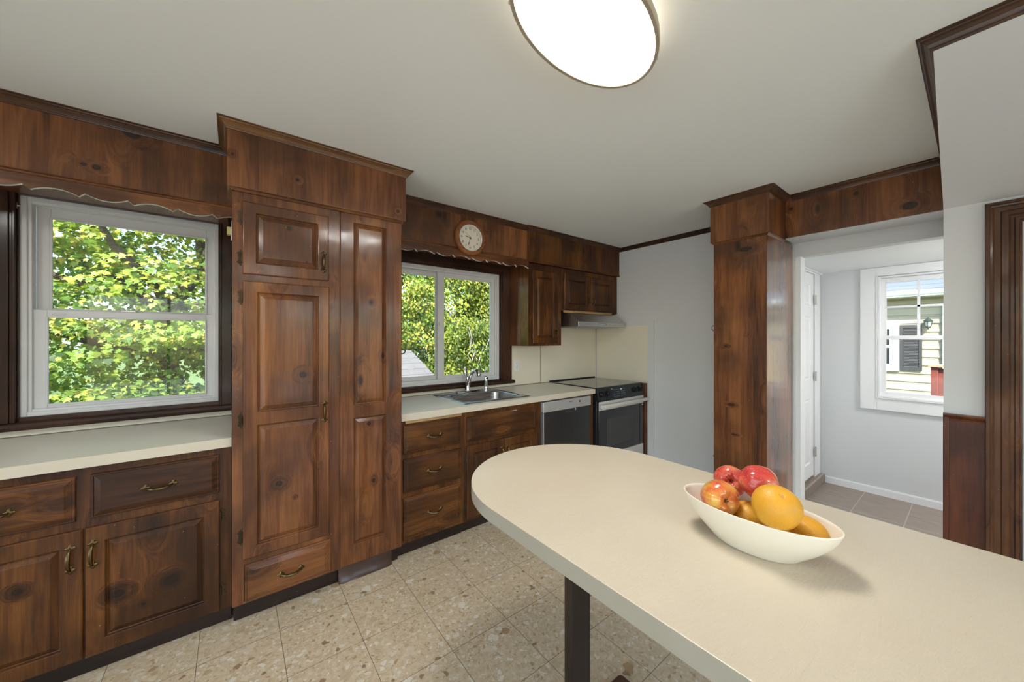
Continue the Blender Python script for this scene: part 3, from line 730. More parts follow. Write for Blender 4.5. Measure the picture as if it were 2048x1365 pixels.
# column and beam at the hall opening
c = thing('column', 'boxed knotty pine column with crown cap beside the hall opening, glossy side face', 'column', (3.19, 1.06, 0))
knots(MB().box(2.911, 3.472, .8895, 1.237, .0, 2.146).build('shaft', 'pine_vertical', c, .002), 'pine_vertical', 'x', [(1.112, .927, .018, .006), (1.02, 2.06, .035, .014), (1.089, .71, .014, .004), (1.15, 1.36, .012, .006)])
MB().box(2.9125, 3.471, .888, .8895, .0, 2.132).build('side_board', 'glossy_side', c)
MB().box(2.893, 3.239, .870, 1.255, 2.146, CZ - .001).build('cap_box', 'pine_vertical', c, .001)
mb = MB(); sweep(mb, [(3.239, 1.255), (2.893, 1.255), (2.893, .870), (3.2385, .870)], CROWN, CZ - .0005); mb.build('crown_molding', 'crown_cross', c)
mb = MB(); sweep(mb, [(3.239, 1.237), (2.911, 1.237), (2.911, .888), (3.239, .888)], COVE, 2.148); mb.build('cove_molding', 'pine_cross', c)
c = thing('beam', 'knotty pine fascia beam with crown molding over the wide hall opening', 'beam', (3.23, .5, 2.16))
knots(MB().box(3.228, 3.2395, .121, .8695, 2.158, CZ - .001).build('fascia', 'pine_vertical', c, .001), 'pine_vertical', 'x', [(.487, 2.369, .012, .012), (.835, 2.366, .009, .009), (.249, 2.22, .028, .020)])
mb = MB(); sweep(mb, [(3.232, .8315), (3.232, .135)], CROWN, CZ - .0005); mb.build('crown_molding', 'crown_cross', c)

# ------------------------------------------------------------------ cabinets
BY = 2.26
def base_face(parent, x0, x1, z0, z1, rails, stiles, y=BY, mat='cabinet_vertical'):
    """face frame with an opening wherever neither rail nor stile runs"""
    st_ = sorted(stiles); rl = sorted(rails); H = [(st_[i][1], st_[i + 1][0], rl[k][1], rl[k + 1][0]) for i in range(len(st_) - 1) for k in range(len(rl) - 1)]
    holed(MB(), 'y', y, y + .02, x0, x1, z0, z1, H).build('face_frame', mat, parent, weld=True)
cb = thing('base_cabinet', 'dark pine base cabinet with two drawers over two raised-panel doors, under the double-hung window', 'cabinet', (-.5, 2.58, 0))
MB().box(-.975, -.008, BY + .02, 2.888, .092, .887).build('carcass', 'cabinet_vertical', cb)
base_face(cb, -.975, -.008, .092, .887, [(.092, .115), (.625, .680), (.842, .887)], [(-.975, -.92), (-.52, -.46), (-.062, -.008)])
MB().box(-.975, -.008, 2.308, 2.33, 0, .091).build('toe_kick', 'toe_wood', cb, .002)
fn = face_s(BY)
for x0, x1 in ((-.470, -.054), (-.926, -.510)):
    mb = MB(); raised_slab(mb, fn, (x0, x1, .669, .853)); d = mb.build('drawer', 'cabinet_horizontal', cb)
    pull(d, face_s(BY - .016), (x0 + x1) / 2, .757)
for x0, x1, hx, gx, sd in ((-.484, -.052, -.462, -.048, -1), (-.923, -.491, -.523, -.927, 1)):
    mb = MB(); raised_door(mb, fn, (x0, x1, .096, .632), [(x0 + .053, x1 - .055, .156, .571)]); d = mb.build('door', 'cabinet_vertical', cb)
    pull(d, face_s(BY - .012), hx, .522, False); knots(d, 'cabinet_vertical', 'y', [(-.226, .318, .022, .019), (-.393, .326, .019, .015), (-.314, .248, .006, .006)] if hx > -.5 else [(-.655, .446, .012, .010), (-.80, .25, .018, .016)])
    for z in (.552, .187): hinge(d, face_s(BY), gx, z, sd, .070)

cb = thing('base_cabinet', 'pine cabinet with a stack of three drawers and a pull-out board, beside the pantry', 'cabinet', (1.08, 2.58, 0))
MB().box(.842, 1.308, BY + .02, 2.884, .092, .887).build('carcass', 'cabinet_vertical', cb)
base_face(cb, .842, 1.308, .092, .887, [(.092, .120), (.385, .425), (.634, .672), (.850, .862)], [(.842, .865), (1.280, 1.308)])
MB().box(.842, 1.308, 2.304, 2.33, 0, .091).build('toe_kick', 'toe_wood', cb, .002)
MB().box(.875, 1.287, 2.250, 2.6, .866, .885).build('pullout_board', 'raw_pine', cb, .002)
for z0, z1, hz in ((.669, .853, .762), (.421, .637, .532), (.115, .388, .255)):
    mb = MB(); raised_slab(mb, fn, (.861, 1.283, z0, z1)); d = mb.build('drawer', 'cabinet_horizontal', cb); pull(d, face_s(BY - .016), 1.077, hz)

cb = thing('sink_cabinet', 'pine cabinet with two doors and a false drawer front under the sink', 'cabinet', (1.68, 2.58, 0))
MB().box(1.309, 2.052, BY + .02, 2.884, .092, .72).box(1.309, 1.32, BY + .02, 2.884, .72, .887).box(2.04, 2.052, BY + .02, 2.884, .72, .887).build('carcass', 'cabinet_vertical', cb)
base_face(cb, 1.309, 2.052, .092, .887, [(.092, .118), (.630, .672), (.845, .887)], [(1.309, 1.335), (1.988, 2.052)])
MB().box(1.309, 2.052, 2.310, 2.33, 0, .091).build('toe_kick', 'toe_wood', cb, .002)
mb = MB(); raised_slab(mb, fn, (1.330, 1.991, .666, .849)); mb.build('false_drawer_front', 'cabinet_horizontal', cb)
for x0, x1, hx, gx, sd in ((1.330, 1.664, 1.640, 1.326, 1), (1.669, 2.001, 1.694, 2.005, -1)):
    mb = MB(); raised_door(mb, fn, (x0, x1, .113, .638), [(x0 + .057, x1 - .057, .168, .581)]); d = mb.build('door', 'cabinet_vertical', cb)
    pull(d, face_s(BY - .012), hx, .528, False)
    for z in (.560, .189): hinge(d, face_s(BY), gx, z, sd, .070)

# tall pantry
PY = 2.206
pc = thing('pantry_cabinet', 'tall glossy knotty pine pantry cabinet between the two windows', 'cabinet', (.413, 2.55, 0))
MB().box(-.006, .833, PY + .02, 2.888, .112, 2.151).build('carcass', 'pine_vertical', pc)
base_face(pc, -.006, .474, .112, 2.151, [(.112, .122), (.300, .336), (1.698, 1.740), (2.086, 2.151)], [(-.006, .040), (.412, .474)], PY, 'pine_vertical')
fn = face_s(PY)
mb = MB(); raised_door(mb, fn, (.034, .417, 1.735, 2.092), [(.087, .367, 1.791, 2.043)], .011, 0, .033); d = mb.build('door', 'pine_vertical', pc)
pull(d, face_s(PY - .011), .391, 1.836, False); knots(d, 'pine_vertical', 'y', [(.228, 1.992, .009, .009), (.31, 1.83, .004, .004)])
for z in (2.014, 1.813): hinge(d, face_s(PY), .030, z, 1, .080)
mb = MB(); raised_door(mb, fn, (.036, .420, .331, 1.702), [(.092, .371, .385, .988), (.092, .371, 1.046, 1.650)], .011, 0, .033); d = mb.build('door', 'pine_vertical', pc)
pull(d, face_s(PY - .011), .395, 1.016, False); knots(d, 'pine_vertical', 'y', [(.292, 1.225, .015, .013), (.185, .671, .014, .012), (.255, .583, .004, .004)])
for z in (1.621, 1.016, .444): hinge(d, face_s(PY), .032, z, 1, .080)
mb = MB(); raised_slab(mb, fn, (.043, .427, .118, .304), .010, .032, .007); d = mb.build('drawer', 'pine_horizontal', pc); pull(d, face_s(PY - .017), .2375, .206)
mb = MB(); raised_door(mb, fn, (.4755, .833, .112, 2.151), [(.548, .740, .221, .958), (.548, .740, 1.028, 2.090)], .004, -.004 + .0, .030)
knots(mb.build('fixed_panel', 'pine_vertical', pc), 'pine_vertical', 'y', [(.647, 1.632, .009, .011), (.718, 1.313, .008, .013), (.662, .569, .009, .012), (.636, .913, .009, .010)])
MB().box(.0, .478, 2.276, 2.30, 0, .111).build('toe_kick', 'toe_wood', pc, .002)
mb = MB(); L = []
for x in (.479, .500, .640, .760, .788):
    by = .0 if .5 <= x <= .76 else .012
    L.append([(x, 2.276, .111), (x, 2.262 + by * .3, .105), (x, 2.256 + by * .3, .06), (x, 2.246 + by, .012), (x, 2.238 + by, 0), (x, 2.276, 0)])
mb.loops(L, True, True); mb.build('cove_base', 'brown_vinyl', pc, smooth=True)
MB().box(.79, .833, 2.276, 2.30, 0, .111).build('toe_kick', 'toe_wood', pc, .002)

# wall cabinets
UY = 2.588
def upper(label, x0, x1, z0, z1, doors, cy=2.884, frame=.03):
    cb = thing('wall_cabinet', label, 'cabinet', ((x0 + x1) / 2, 2.74, z0))
    mb = MB().box(x0, x1, UY + .018, cy, z0, z1); mb.build('carcass', 'cabinet_vertical', cb, .001)
    if x0 < 2.5: MB().box(x0 - .0012, x0, UY + .001, cy, z0, z1).build('side_board', 'glossy_side', cb)
    holed(MB(), 'y', UY, UY + .018, x0, x1, z0, z1, [(q[0] + .008, q[1] - .008, q[2] + .008, q[3] - .008) for q in doors]).build('face_frame', 'cabinet_vertical', cb, weld=True)
    for (a, b, c0, c1, hx, gx, sd) in doors:
        mb = MB(); raised_door(mb, face_s(UY), (a, b, c0, c1), [(a + .052, b - .052, c0 + .055, c1 - .055)], .011, 0, .026); d = mb.build('door', 'cabinet_vertical', cb)
        pull(d, face_s(UY - .011), hx, c0 + .105, False, .095)
        for z in (c0 + .06, c1 - .06): hinge(d, face_s(UY), gx, z, sd, .060)
    return cb
MB_ = upper('narrow pine wall cabinet with one tall door, glossy side facing the sink window', 2.196, 2.632, 1.344, 2.132, [(2.247, 2.575, 1.368, 2.068, 2.548, 2.243, 1)])
ub = upper('short two-door pine wall cabinet above the range hood', 2.634, 3.558, 1.700, 2.132, [(2.676, 3.058, 1.716, 2.085, 3.032, 2.672, 1), (3.086, 3.462, 1.718, 2.080, 3.112, 3.466, -1)])
MB().box(2.660, 3.44, 2.572, 2.588, 1.681, 1.703).build('filler_strip', 'raw_pine', ub, .001)

# countertops
def top_mesh(name, x0, x1, y0, y1, z0, z1, hole, parent):
    mb = MB()
    if hole:
        hx0, hx1, hy0, hy1 = hole
        mb.box(x0, hx0, y0, y1, z0, z1).box(hx1, x1, y0, y1, z0, z1).box(hx0, hx1, y0, hy0, z0, z1).box(hx0, hx1, hy1, y1, z0, z1)
    else: mb.box(x0, x1, y0, y1, z0, z1)
    return mb.build(name, 'laminate_top', parent, 0)
ct = thing('countertop', 'cream laminate countertop under the double-hung window, left of the pantry', 'countertop', (-.5, 2.57, .888))
top_mesh('top_surface', -.98, -.0075, 2.2365, 2.8995, .893, .932, None, ct)
MB().box(-.98, -.0075, 2.235, 2.2365, .888, .9315).box(-.98, -.0075, 2.2366, 2.26, .888, .893).build('front_edge', 'laminate_edge', ct)
ct = thing('countertop', 'cream laminate countertop around the sink, from pantry to range', 'countertop', (1.8, 2.57, .888))
top_mesh('top_surface', .8345, 2.735, 2.2365, 2.8995, .893, .932, (1.375, 1.938, 2.335, 2.71), ct)
MB().box(.8345, 2.735, 2.235, 2.2365, .888, .9315).box(.8345, 2.735, 2.2366, 2.26, .888, .893).build('front_edge', 'laminate_edge', ct)

# sink
def rrect(x0, x1, y0, y1, r, z, n=6):
    P = []
    for cx, cy, a0 in ((x1 - r, y1 - r, 0), (x0 + r, y1 - r, 90), (x0 + r, y0 + r, 180), (x1 - r, y0 + r, 270)):
        for k in range(n + 1):
            a = math.radians(a0 + 90 * k / n); P.append((cx + r * math.cos(a), cy + r * math.sin(a), z))
    return P
sk = thing('sink', 'shallow stainless steel drop-in kitchen sink in the countertop under the window', 'sink', (1.655, 2.57, .932))
mb = MB(); Z0 = .9322
mb.loops([rrect(1.335, 1.975, 2.292, 2.850, .018, Z0), rrect(1.337, 1.973, 2.294, 2.848, .018, Z0 + .003), rrect(1.352, 1.958, 2.309, 2.833, .016, Z0 + .0055), rrect(1.362, 1.948, 2.322, 2.735, .07, Z0 + .004),
          rrect(1.385, 1.925, 2.345, 2.700, .085, Z0 + .004), rrect(1.392, 1.918, 2.352, 2.693, .082, Z0 - .006), rrect(1.405, 1.905, 2.365, 2.680, .075, Z0 - .14), rrect(1.43, 1.88, 2.39, 2.655, .055, Z0 - .160), rrect(1.60, 1.71, 2.47, 2.57, .03, Z0 - .164)], False, True)
mb.build('basin', 'stainless_sink', sk, smooth=True, seg_angle=1.2)
MB().lathe([(.045, 0), (.045, .003), (.034, .004), (.030, -.004), (0, -.004)], (1.655, 2.52, Z0 - .163), 'z', 20).build('drain', 'chrome', sk, smooth=True)
fc = thing('faucet', 'chrome single-lever kitchen faucet with arched pull-out spout behind the sink', 'faucet', (1.655, 2.79, .938))
mb = MB(); mb.loops([rrect(1.535, 1.795, 2.762, 2.818, .027, Z0 + .0055), rrect(1.538, 1.792, 2.765, 2.815, .025, Z0 + .012), rrect(1.56, 1.77, 2.775, 2.805, .014, Z0 + .017)], False, True)
mb.build('base_plate', 'chrome', fc, smooth=True)
MB().lathe([(.027, .015), (.027, .03), (.023, .045), (.022, .10), (.024, .125), (.021, .142), (.0, .148)], (1.655, 2.79, Z0), 'z', 20).build('body', 'chrome', fc, smooth=True)
pts = [(1.655, 2.785, 1.00), (1.6555, 2.76, 1.055), (1.656, 2.73, 1.10), (1.657, 2.70, 1.126), (1.658, 2.665, 1.138), (1.659, 2.632, 1.133), (1.6595, 2.612, 1.115), (1.66, 2.606, 1.095)]
MB().tube(pts, [.021, .017, .0155, .0155, .018, .021, .0215, .0195], 14).build('spout', 'chrome', fc, smooth=True)
mb = MB(); L = []
for z, w, d, y in ((1.065, .012, .010, 2.806), (1.085, .015, .007, 2.812), (1.115, .018, .006, 2.818), (1.140, .017, .005, 2.822), (1.156, .010, .004, 2.824)):
    L.append([(1.655 + w * math.cos(a), y + d * math.sin(a), z) for a in [2 * PI * k / 12 for k in range(12)]])
mb.loops(L, True, True).build('lever_handle', 'chrome', fc, smooth=True)
sp = thing('sink_sprayer', 'chrome side sprayer standing in the sink rim right of the faucet', 'sprayer', (1.851, 2.79, .938))
MB().lathe([(.025, .0), (.024, .008), (.016, .014), (.0145, .03)], (1.851, 2.79, Z0 + .0055), 'z', 18).build('collar', 'chrome', sp, smooth=True)
MB().lathe([(.0135, .03), (.0165, .05), (.0165, .085), (.0175, .105), (.0155, .122), (.008, .129), (0, .130)], (1.851, 2.79, Z0 + .0055), 'z', 18).build('spray_head', 'chrome', sp, smooth=True)
MB().tube([(1.851, 2.776, 1.045), (1.851, 2.764, 1.052)], .010, 10).build('nozzle', 'gasket', sp, smooth=True)
MB().box(1.846, 1.856, 2.804, 2.812, .99, 1.05).build('trigger', 'chrome', sp, .002)
ol = thing('wall_outlet', 'white duplex outlet and cover plate on the backsplash right of the sink window', 'outlet', (2.2965, 2.89, 1.083))
MB().box(2.262, 2.331, 2.889, 2.8928, 1.083, 1.198).build('cover_plate', 'plastic_white', ol, .002)
for z in (1.121, 1.160):
    r = MB().lathe([(.0165, 0), (.0165, -.0022), (.0, -.0024)], (2.2965, 2.889, z), 'y', 16).build('receptacle', 'plastic_white', ol, smooth=True)
    MB().box(2.289, 2.291, 2.8858, 2.8866, z - .001, z + .008).box(2.302, 2.304, 2.8858, 2.8866, z - .001, z + .008).box(2.294, 2.299, 2.8858, 2.8866, z - .011, z - .006).build('slots', 'print_dark', r)

def absorb(host, extra):
    """printing becomes part of the surface it is printed on"""
    bm = bmesh.new(); bm.from_mesh(host.data); n = len(bm.faces); bm.from_mesh(extra.data); bm.faces.ensure_lookup_table()
    for f in bm.faces[n:]: f.material_index = 1
    d = WL[extra] - WL[host]; bm.to_mesh(host.data); bm.free(); host.data.materials.append(extra.data.materials[0]); bpy.data.objects.remove(extra)

# ------------------------------------------------------------------ dishwasher
dw = thing('dishwasher', 'stainless steel dishwasher under the counter between sink cabinet and range', 'dishwasher', (2.37, 2.55, 0))
MB().box(2.058, 2.672, 2.262, 2.86, .10, .885).build('tub_housing', 'gasket', dw)
MB().box(2.10, 2.63, 2.30, 2.33, 0, .10).build('kick_plate', 'black_enamel', dw)
def scoop_panel():
    mb = MB(); X0, X1 = 2.070, 2.668; yf = 2.240; n = 24
    # door skin with a crescent finger scoop pressed into its top edge
    xs = [X0, 2.325] + [2.325 + (2.470 - 2.325) * k / n for k in range(1, n)] + [2.470, X1]
    rows = [.12, .70, .735, .750, .765, .786]
    def dep(x, z):
        u = (x - 2.3975) / .0725
        if abs(u) >= 1: return 0
        zb = .786 - .036 * math.sqrt(1 - u * u)
        return 0 if z < zb else .020 * min(1, (z - zb) / .02)
    G = [[(x, yf + dep(x, z), z) for x in xs] for z in rows]
    mb.loops(G, False, False, closed=False)
    mb.box(X0, X1, yf + .0205, 2.262, .12, .786).box(X0, X0 + .004, yf + .0005, yf + .0205, .12, .786).box(X1 - .004, X1, yf + .0005, yf + .0205, .12, .786)
    return mb
scoop_panel().build('door', 'stainless_door', dw, smooth=True)
MB().box(2.066, 2.0745, 2.238, 2.262, .12, .785).build('door_edge', 'steel_light', dw, .001)
cp = MB().box(2.064, 2.671, 2.234, 2.268, .787, .874).build('control_panel', 'stainless_panel', dw, .004)
text('BOSCH', 'print_dark', cp, (2.398, 2.2336, .848), .0125, ROT_S)
mb = MB()
mb.box(2.507, 2.522, 2.2330, 2.2341, .832, .850)
for k in range(5): mb.box(2.535 + k * .017, 2.539 + k * .017, 2.2332, 2.2341, .8335, .8375)
for k in range(4): mb.box(2.540 + k * .020, 2.543 + k * .020, 2.2332, 2.2341, .853, .855)
mb.box(2.622, 2.626, 2.2332, 2.2341, .842, .846); mb.box(2.510, 2.60, 2.2332, 2.2341, .817, .8180).box(2.510, 2.60, 2.2332, 2.2341, .812, .8128)
marks = mb.build('control_marks', 'print_dark', cp)
mb = MB()
for a, b, c0, d in ((2.118, 2.146, .802, .8032), (2.118, 2.1192, .802, .814), (2.1448, 2.146, .802, .814), (2.118, 2.146, .813, .8142)): mb.box(a, b, 2.2332, 2.2341, c0, d)
mb.prism([(2.116, .815), (2.132, .824), (2.148, .815), (2.148, .8165), (2.132, .8256), (2.116, .8165)], lambda u, v, d: (u, 2.2341 - d, v), 0, .0009)
mb.build('badge', 'divider_metal', cp)
fs = thing('filler_panel', 'narrow dark wood filler strip between dishwasher and range', 'panel', (2.70, 2.5, 0))
MB().box(2.6735, 2.732, 2.262, 2.86, .092, .886).build('strip', 'cabinet_vertical', fs)

# ------------------------------------------------------------------ range
rg = thing('range', 'black and stainless slide-in electric range with glass cooktop, in the corner', 'stove', (3.125, 2.52, 0))
MB().box(2.750, 3.500, 2.235, 2.862, .02, .925).build('body', 'black_enamel', rg, .003)
mb = MB().box(2.7445, 3.506, 2.232, 2.868, .9325, .9405); mb.build('cooktop', 'black_glass', rg, .003)
mb = MB(); mb.box(2.7445, 3.506, 2.868, 2.884, .9325, .952); mb.build('rear_trim', 'black_enamel', rg, .003)
ckt = [o for o in rg.children if o.name.startswith('cooktop')][0]
for cx, cy, r in ((2.93, 2.42, .095), (2.93, 2.70, .078), (3.31, 2.42, .078), (3.31, 2.70, .11)):
    MB().lathe([(r, .9406), (r, .9409), (r - .003, .9409), (r - .003, .9406)], (cx, cy, 0), 'z', 40).build('burner_ring', 'divider_metal', ckt)
mb = MB(); L = [[(x, 2.232, .941), (x, 2.222, .936), (x, 2.198, .812), (x, 2.235, .812), (x, 2.235, .941)] for x in (2.745, 3.505)]
mb.loops(L, True, True); cpn = mb.build('control_panel', 'black_enamel', rg, .002)
def slope_y(z): return 2.198 + (z - .812) * (.024 / .124)
tpn = MB().add([(2.95, slope_y(.925) - .0012, .925), (3.215, slope_y(.925) - .0012, .925), (3.215, slope_y(.835) - .0012, .835), (2.95, slope_y(.835) - .0012, .835)], [(0, 1, 2, 3)]).build('touch_panel', 'display_blue', cpn)
mb = MB()
for r_ in range(4):
    for k in range(7):
        x = 2.985 + k * .026 + (.02 if k > 3 else 0); z = .838 + r_ * .022; y = slope_y(z) - .0016
        if x < 3.21: mb.box(x, x + .009, y - .0006, y, z, z + .0022)
y = slope_y(.903) - .0016; mb.box(3.098, 3.122, y - .0006, y, .898, .909)
y = slope_y(.915) - .0016; mb.box(2.958, 2.972, y - .0006, y, .912, .918)
absorb(tpn, mb.build('control_marks', 'print_white', cpn))
for x in (2.800, 2.886, 3.340, 3.428):
    z = .878; y = slope_y(z); mb = MB().lathe([(.026, 0), (.0275, -.003), (.025, -.008), (.0235, -.024), (.020, -.027), (0, -.027)], (x, y, z), 'y', 20)
    mb.box(x - .004, x + .004, y - .034, y - .022, z - .021, z + .021)
    mb.build('knob', 'black_plastic', cpn, smooth=True)
od = MB().box(2.752, 3.498, 2.206, 2.235, .292, .806).build('oven_door', 'black_glass', rg, .003)
MB().box(2.752, 3.498, 2.2035, 2.206, .722, .806).build('door_band', 'appliance_white', od, .001)
MB().box(2.865, 3.265, 2.2045, 2.206, .36, .632).build('window', 'oven_window', od)
MB().box(3.318, 3.324, 2.2045, 2.2055, .34, .628).build('window_trim', 'stainless_door', od)
mb = MB().box(2.728, 3.532, 2.150, 2.170, .752, .785).box(2.775, 2.80, 2.170, 2.204, .757, .780).box(3.45, 3.475, 2.170, 2.204, .757, .780); mb.build('handle', 'appliance_white', od, .004)
text('@', 'print_dark', od, (2.785, 2.2030, .738), .022, ROT_S, 'badge')
MB().box(3.470, 3.488, 2.2045, 2.206, .700, .714).build('rating_label', 'print_white', od)
MB().box(2.752, 3.498, 2.206, 2.235, .105, .286).build('storage_drawer', 'appliance_white', rg, .004)
MB().box(2.77, 3.48, 2.25, 2.27, .02, .10).build('toe_panel', 'black_enamel', rg)
fs = thing('end_panel', 'dark stained wood panel filling the gap between range and side wall', 'panel', (3.53, 2.5, 0))
MB().box(3.507, 3.548, 2.192, 2.80, .0, .930).build('board', 'redwood_panel', fs, .001)

# hood
hd = thing('range_hood', 'slim stainless under-cabinet range hood above the stove', 'range hood', (3.085, 2.66, 1.535))
mb = MB(); L = []
for x in (2.706, 3.466):
    L.append([(x, 2.886, 1.536), (x, 2.421, 1.536), (x, 2.421, 1.584), (x, 2.53, 1.672), (x, 2.886, 1.680)])
mb.loops(L, True, True); mb.build('canopy', 'stainless_hood', hd, .002)
MB().box(2.74, 3.43, 2.46, 2.86, 1.531, 1.5355).build('filter', 'divider_metal', hd)
mb = MB()
for k in range(5): mb.box(3.012 + k * .024, 3.028 + k * .024, 2.4185, 2.421, 1.558, 1.570)
mb.build('button', 'print_white', hd, .001)
MB().box(3.0, 3.15, 2.4195, 2.421, 1.553, 1.576).build('button_panel', 'divider_metal', hd)

# ------------------------------------------------------------------ clock
ck = thing('wall_clock', 'round oak-framed wall clock with cream dial above the sink window', 'clock', (1.540, 2.568, 2.243))
C0 = (1.540, 2.567, 2.243)
mb = MB().lathe([(.143, 0), (.145, -.008), (.143, -.020), (.136, -.030), (.126, -.034), (.114, -.032), (.108, -.026), (.106, -.020), (.106, -.012)], C0, 'y', 56); mb.build('frame', 'clock_wood', ck, smooth=True)
MB().lathe([(.1085, -.025), (.107, -.0285), (.103, -.0265), (.101, -.020)], C0, 'y', 56).build('bezel', 'plastic_white', ck, smooth=True)
dl = MB().lathe([(.106, -.012), (.0, -.012)], C0, 'y', 56).build('dial', 'clock_dial', ck)
def merge_text(items, mat, parent, name, rot=ROT_S):
    objs = [text(b, mat, parent, l, s, rot, name) for b, l, s in items]
    bm = bmesh.new()
    for o in objs: bm.from_mesh(o.data)
    me = bpy.data.meshes.new(name); bm.to_mesh(me); bm.free(); me.materials.append(MATS[mat])
    for o in objs: bpy.data.objects.remove(o)
    ob = bpy.data.objects.new(name, me); col.objects.link(ob); ob.parent = parent; WL[ob] = WL[parent]; return ob
absorb(dl, merge_text([(str(h), (C0[0] + .079 * math.sin(PI * h / 6), C0[1] - .0125, C0[2] + .079 * math.cos(PI * h / 6)), .027) for h in range(1, 13)], 'clock_ink', dl, 'numerals'))
def hand(name, ang, length, w, tip, y):
    P = [(-w * .5, -.012), (w * .5, -.012), (w * .35, length * .5), (w * 1.5, length * .62), (w * .5, length * .75), (0, length), (-w * .5, length * .75), (-w * 1.5, length * .62), (-w * .35, length * .5)] if tip else [(-w, -.02), (w, -.02), (w * .5, length), (-w * .5, length)]
    a = math.radians(ang); q = [(C0[0] + x * math.cos(a) + z * math.sin(a), C0[2] - x * math.sin(a) + z * math.cos(a)) for x, z in P]
    MB().prism(q, lambda u, v, d: (u, C0[1] + y - d, v), 0, .0008).build(name, 'clock_ink', ck)
hand('hour_hand', 287, .052, .0035, True, -.0135); hand('minute_hand', 196, .074, .003, True, -.015); hand('second_hand', 312, .066, .0006, False, -.0165)
MB().lathe([(.006, -.012), (.006, -.0185), (0, -.0185)], C0, 'y', 14).build('hub', 'clock_ink', ck)

# ------------------------------------------------------------------ ceiling light
def ceiling_light(label, cx, cy, rot, strength_mat='lamp_diffuser', a=.300, b=.160):
    t = thing('ceiling_light', label, 'ceiling light', (cx, cy, CZ - .075))
    def oval(g, z, n=72):
        return [(cx + (a + g) * math.cos(q) * math.cos(rot) - (b + g) * math.sin(q) * math.sin(rot), cy + (a + g) * math.cos(q) * math.sin(rot) + (b + g) * math.sin(q) * math.cos(rot), z) for q in [2 * PI * k / n for k in range(n)]]
    mb = MB(); mb.loops([oval(.004, CZ - .001), oval(.006, CZ - .008), oval(.004, CZ - .012), oval(.004, CZ - .055)], True, False); mb.build('drum', 'lamp_drum', t, smooth=True)
    mb = MB(); mb.loops([oval(.000, CZ - .082), oval(.002, CZ - .084), oval(.013, CZ - .084), oval(.0155, CZ - .080), oval(.0155, CZ - .058), oval(.012, CZ - .054), oval(.002, CZ - .054), oval(.002, CZ - .078)], False, False)
    mb.build('trim_ring', 'nickel', t, smooth=True)
    mb = MB(); mb.loops([oval(.0015, CZ - .0795), oval(-.02, CZ - .082), oval(-.08, CZ - .084)], False, True); mb.build('lens', strength_mat, t, smooth=True)
    for q in (78, 14, 326, 200, 255, 140):
        k = math.radians(q); x = cx + (a + .0165) * math.cos(k) * math.cos(rot) - (b + .0165) * math.sin(k) * math.sin(rot); y = cy + (a + .0165) * math.cos(k) * math.sin(rot) + (b + .0165) * math.sin(k) * math.cos(rot)
        MB().lathe([(0, .005), (.0035, .004), (.0045, 0), (.0035, -.004), (0, -.005)], (x, y, CZ - .074), 'z', 10).build('knob', 'steel_light', t, smooth=True)
    return t
ceiling_light('glowing oval flush ceiling light with brushed nickel ring, over the kitchen', .883, .742, math.radians(7.3))

# ------------------------------------------------------------------ peninsula table
tb = thing('peninsula_table', 'long rounded-end peninsula counter with cream laminate top on a dark post', 'table', (.978, .2, 0))
TX0, TX1, TYC, TR = .584, 1.372, .852, .394
def tab_outline(g, z, n=40):
    P = [(TX1 - g, -1.6, z)]; cx = (TX0 + TX1) / 2
    for k in range(n + 1):
        a = PI * k / n; P.append((cx + (TR - g) * math.cos(a), TYC + (TR - g) * math.sin(a), z))
    P.append((TX0 + g, -1.6, z)); return P
mb = MB(); mb.loops([tab_outline(.0008, .9285), tab_outline(.0008, .9295), tab_outline(.0022, .930)], True, True); mb.build('top_surface', 'laminate_lamp_tint', tb)
mb = MB(); mb.loops([tab_outline(0, .889), tab_outline(0, .9284)], True, True); mb.build('edge_band', 'laminate_band_shaded', tb, seg_angle=.5, smooth=True)
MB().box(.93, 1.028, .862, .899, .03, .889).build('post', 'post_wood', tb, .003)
mb = MB(); mb.loops([rrect(.70, 1.270, .835, .908, .018, 0), rrect(.70, 1.270, .835, .908, .018, .026), rrect(.704, 1.266, .839, .904, .016, .030)], True, True); mb.build('foot', 'brown_vinyl', tb, smooth=True)
MB().box(.93, 1.028, -1.299, -1.262, .03, .889).build('post', 'post_wood', tb, .003)
mb = MB(); mb.loops([rrect(.70, 1.270, -1.317, -1.244, .018, 0), rrect(.70, 1.270, -1.317, -1.244, .018, .026), rrect(.704, 1.266, -1.313, -1.248, .016, .030)], True, True); mb.build('foot', 'brown_vinyl', tb, smooth=True)

# bowl
def ell(cx, cy, a, b, z, n=64, e=2.0):
    P = []
    for k in range(n):
        t = 2 * PI * k / n; P.append((cx + b * math.copysign(abs(math.cos(t)) ** (2 / e), math.cos(t)), cy + a * math.copysign(abs(math.sin(t)) ** (2 / e), math.sin(t)), z))
    return P
BX, BYc, BZ = .975, .325, .930
prof = [(.070, .040, .000), (.086, .054, .0005), (.089, .057, .004), (.098, .061, .012), (.120, .070, .030), (.140, .078, .050), (.153, .083, .070), (.160, .086, .0865), (.1612, .0866, .0895), (.1600, .0858, .0907), (.1580, .0842, .0900),
        (.156, .082, .085), (.149, .078, .070), (.135, .0735, .050), (.113, .064, .030), (.088, .050, .015), (.055, .032, .0085)]
bw = thing('bowl', 'oval off-white bowl of apples and oranges on the peninsula counter', 'bowl', (BX, BYc, BZ))
mb = MB(); mb.loops([ell(BX, BYc, a, b, BZ + z) for a, b, z in prof], True, True); mb.build('shell', 'porcelain', bw, smooth='all')

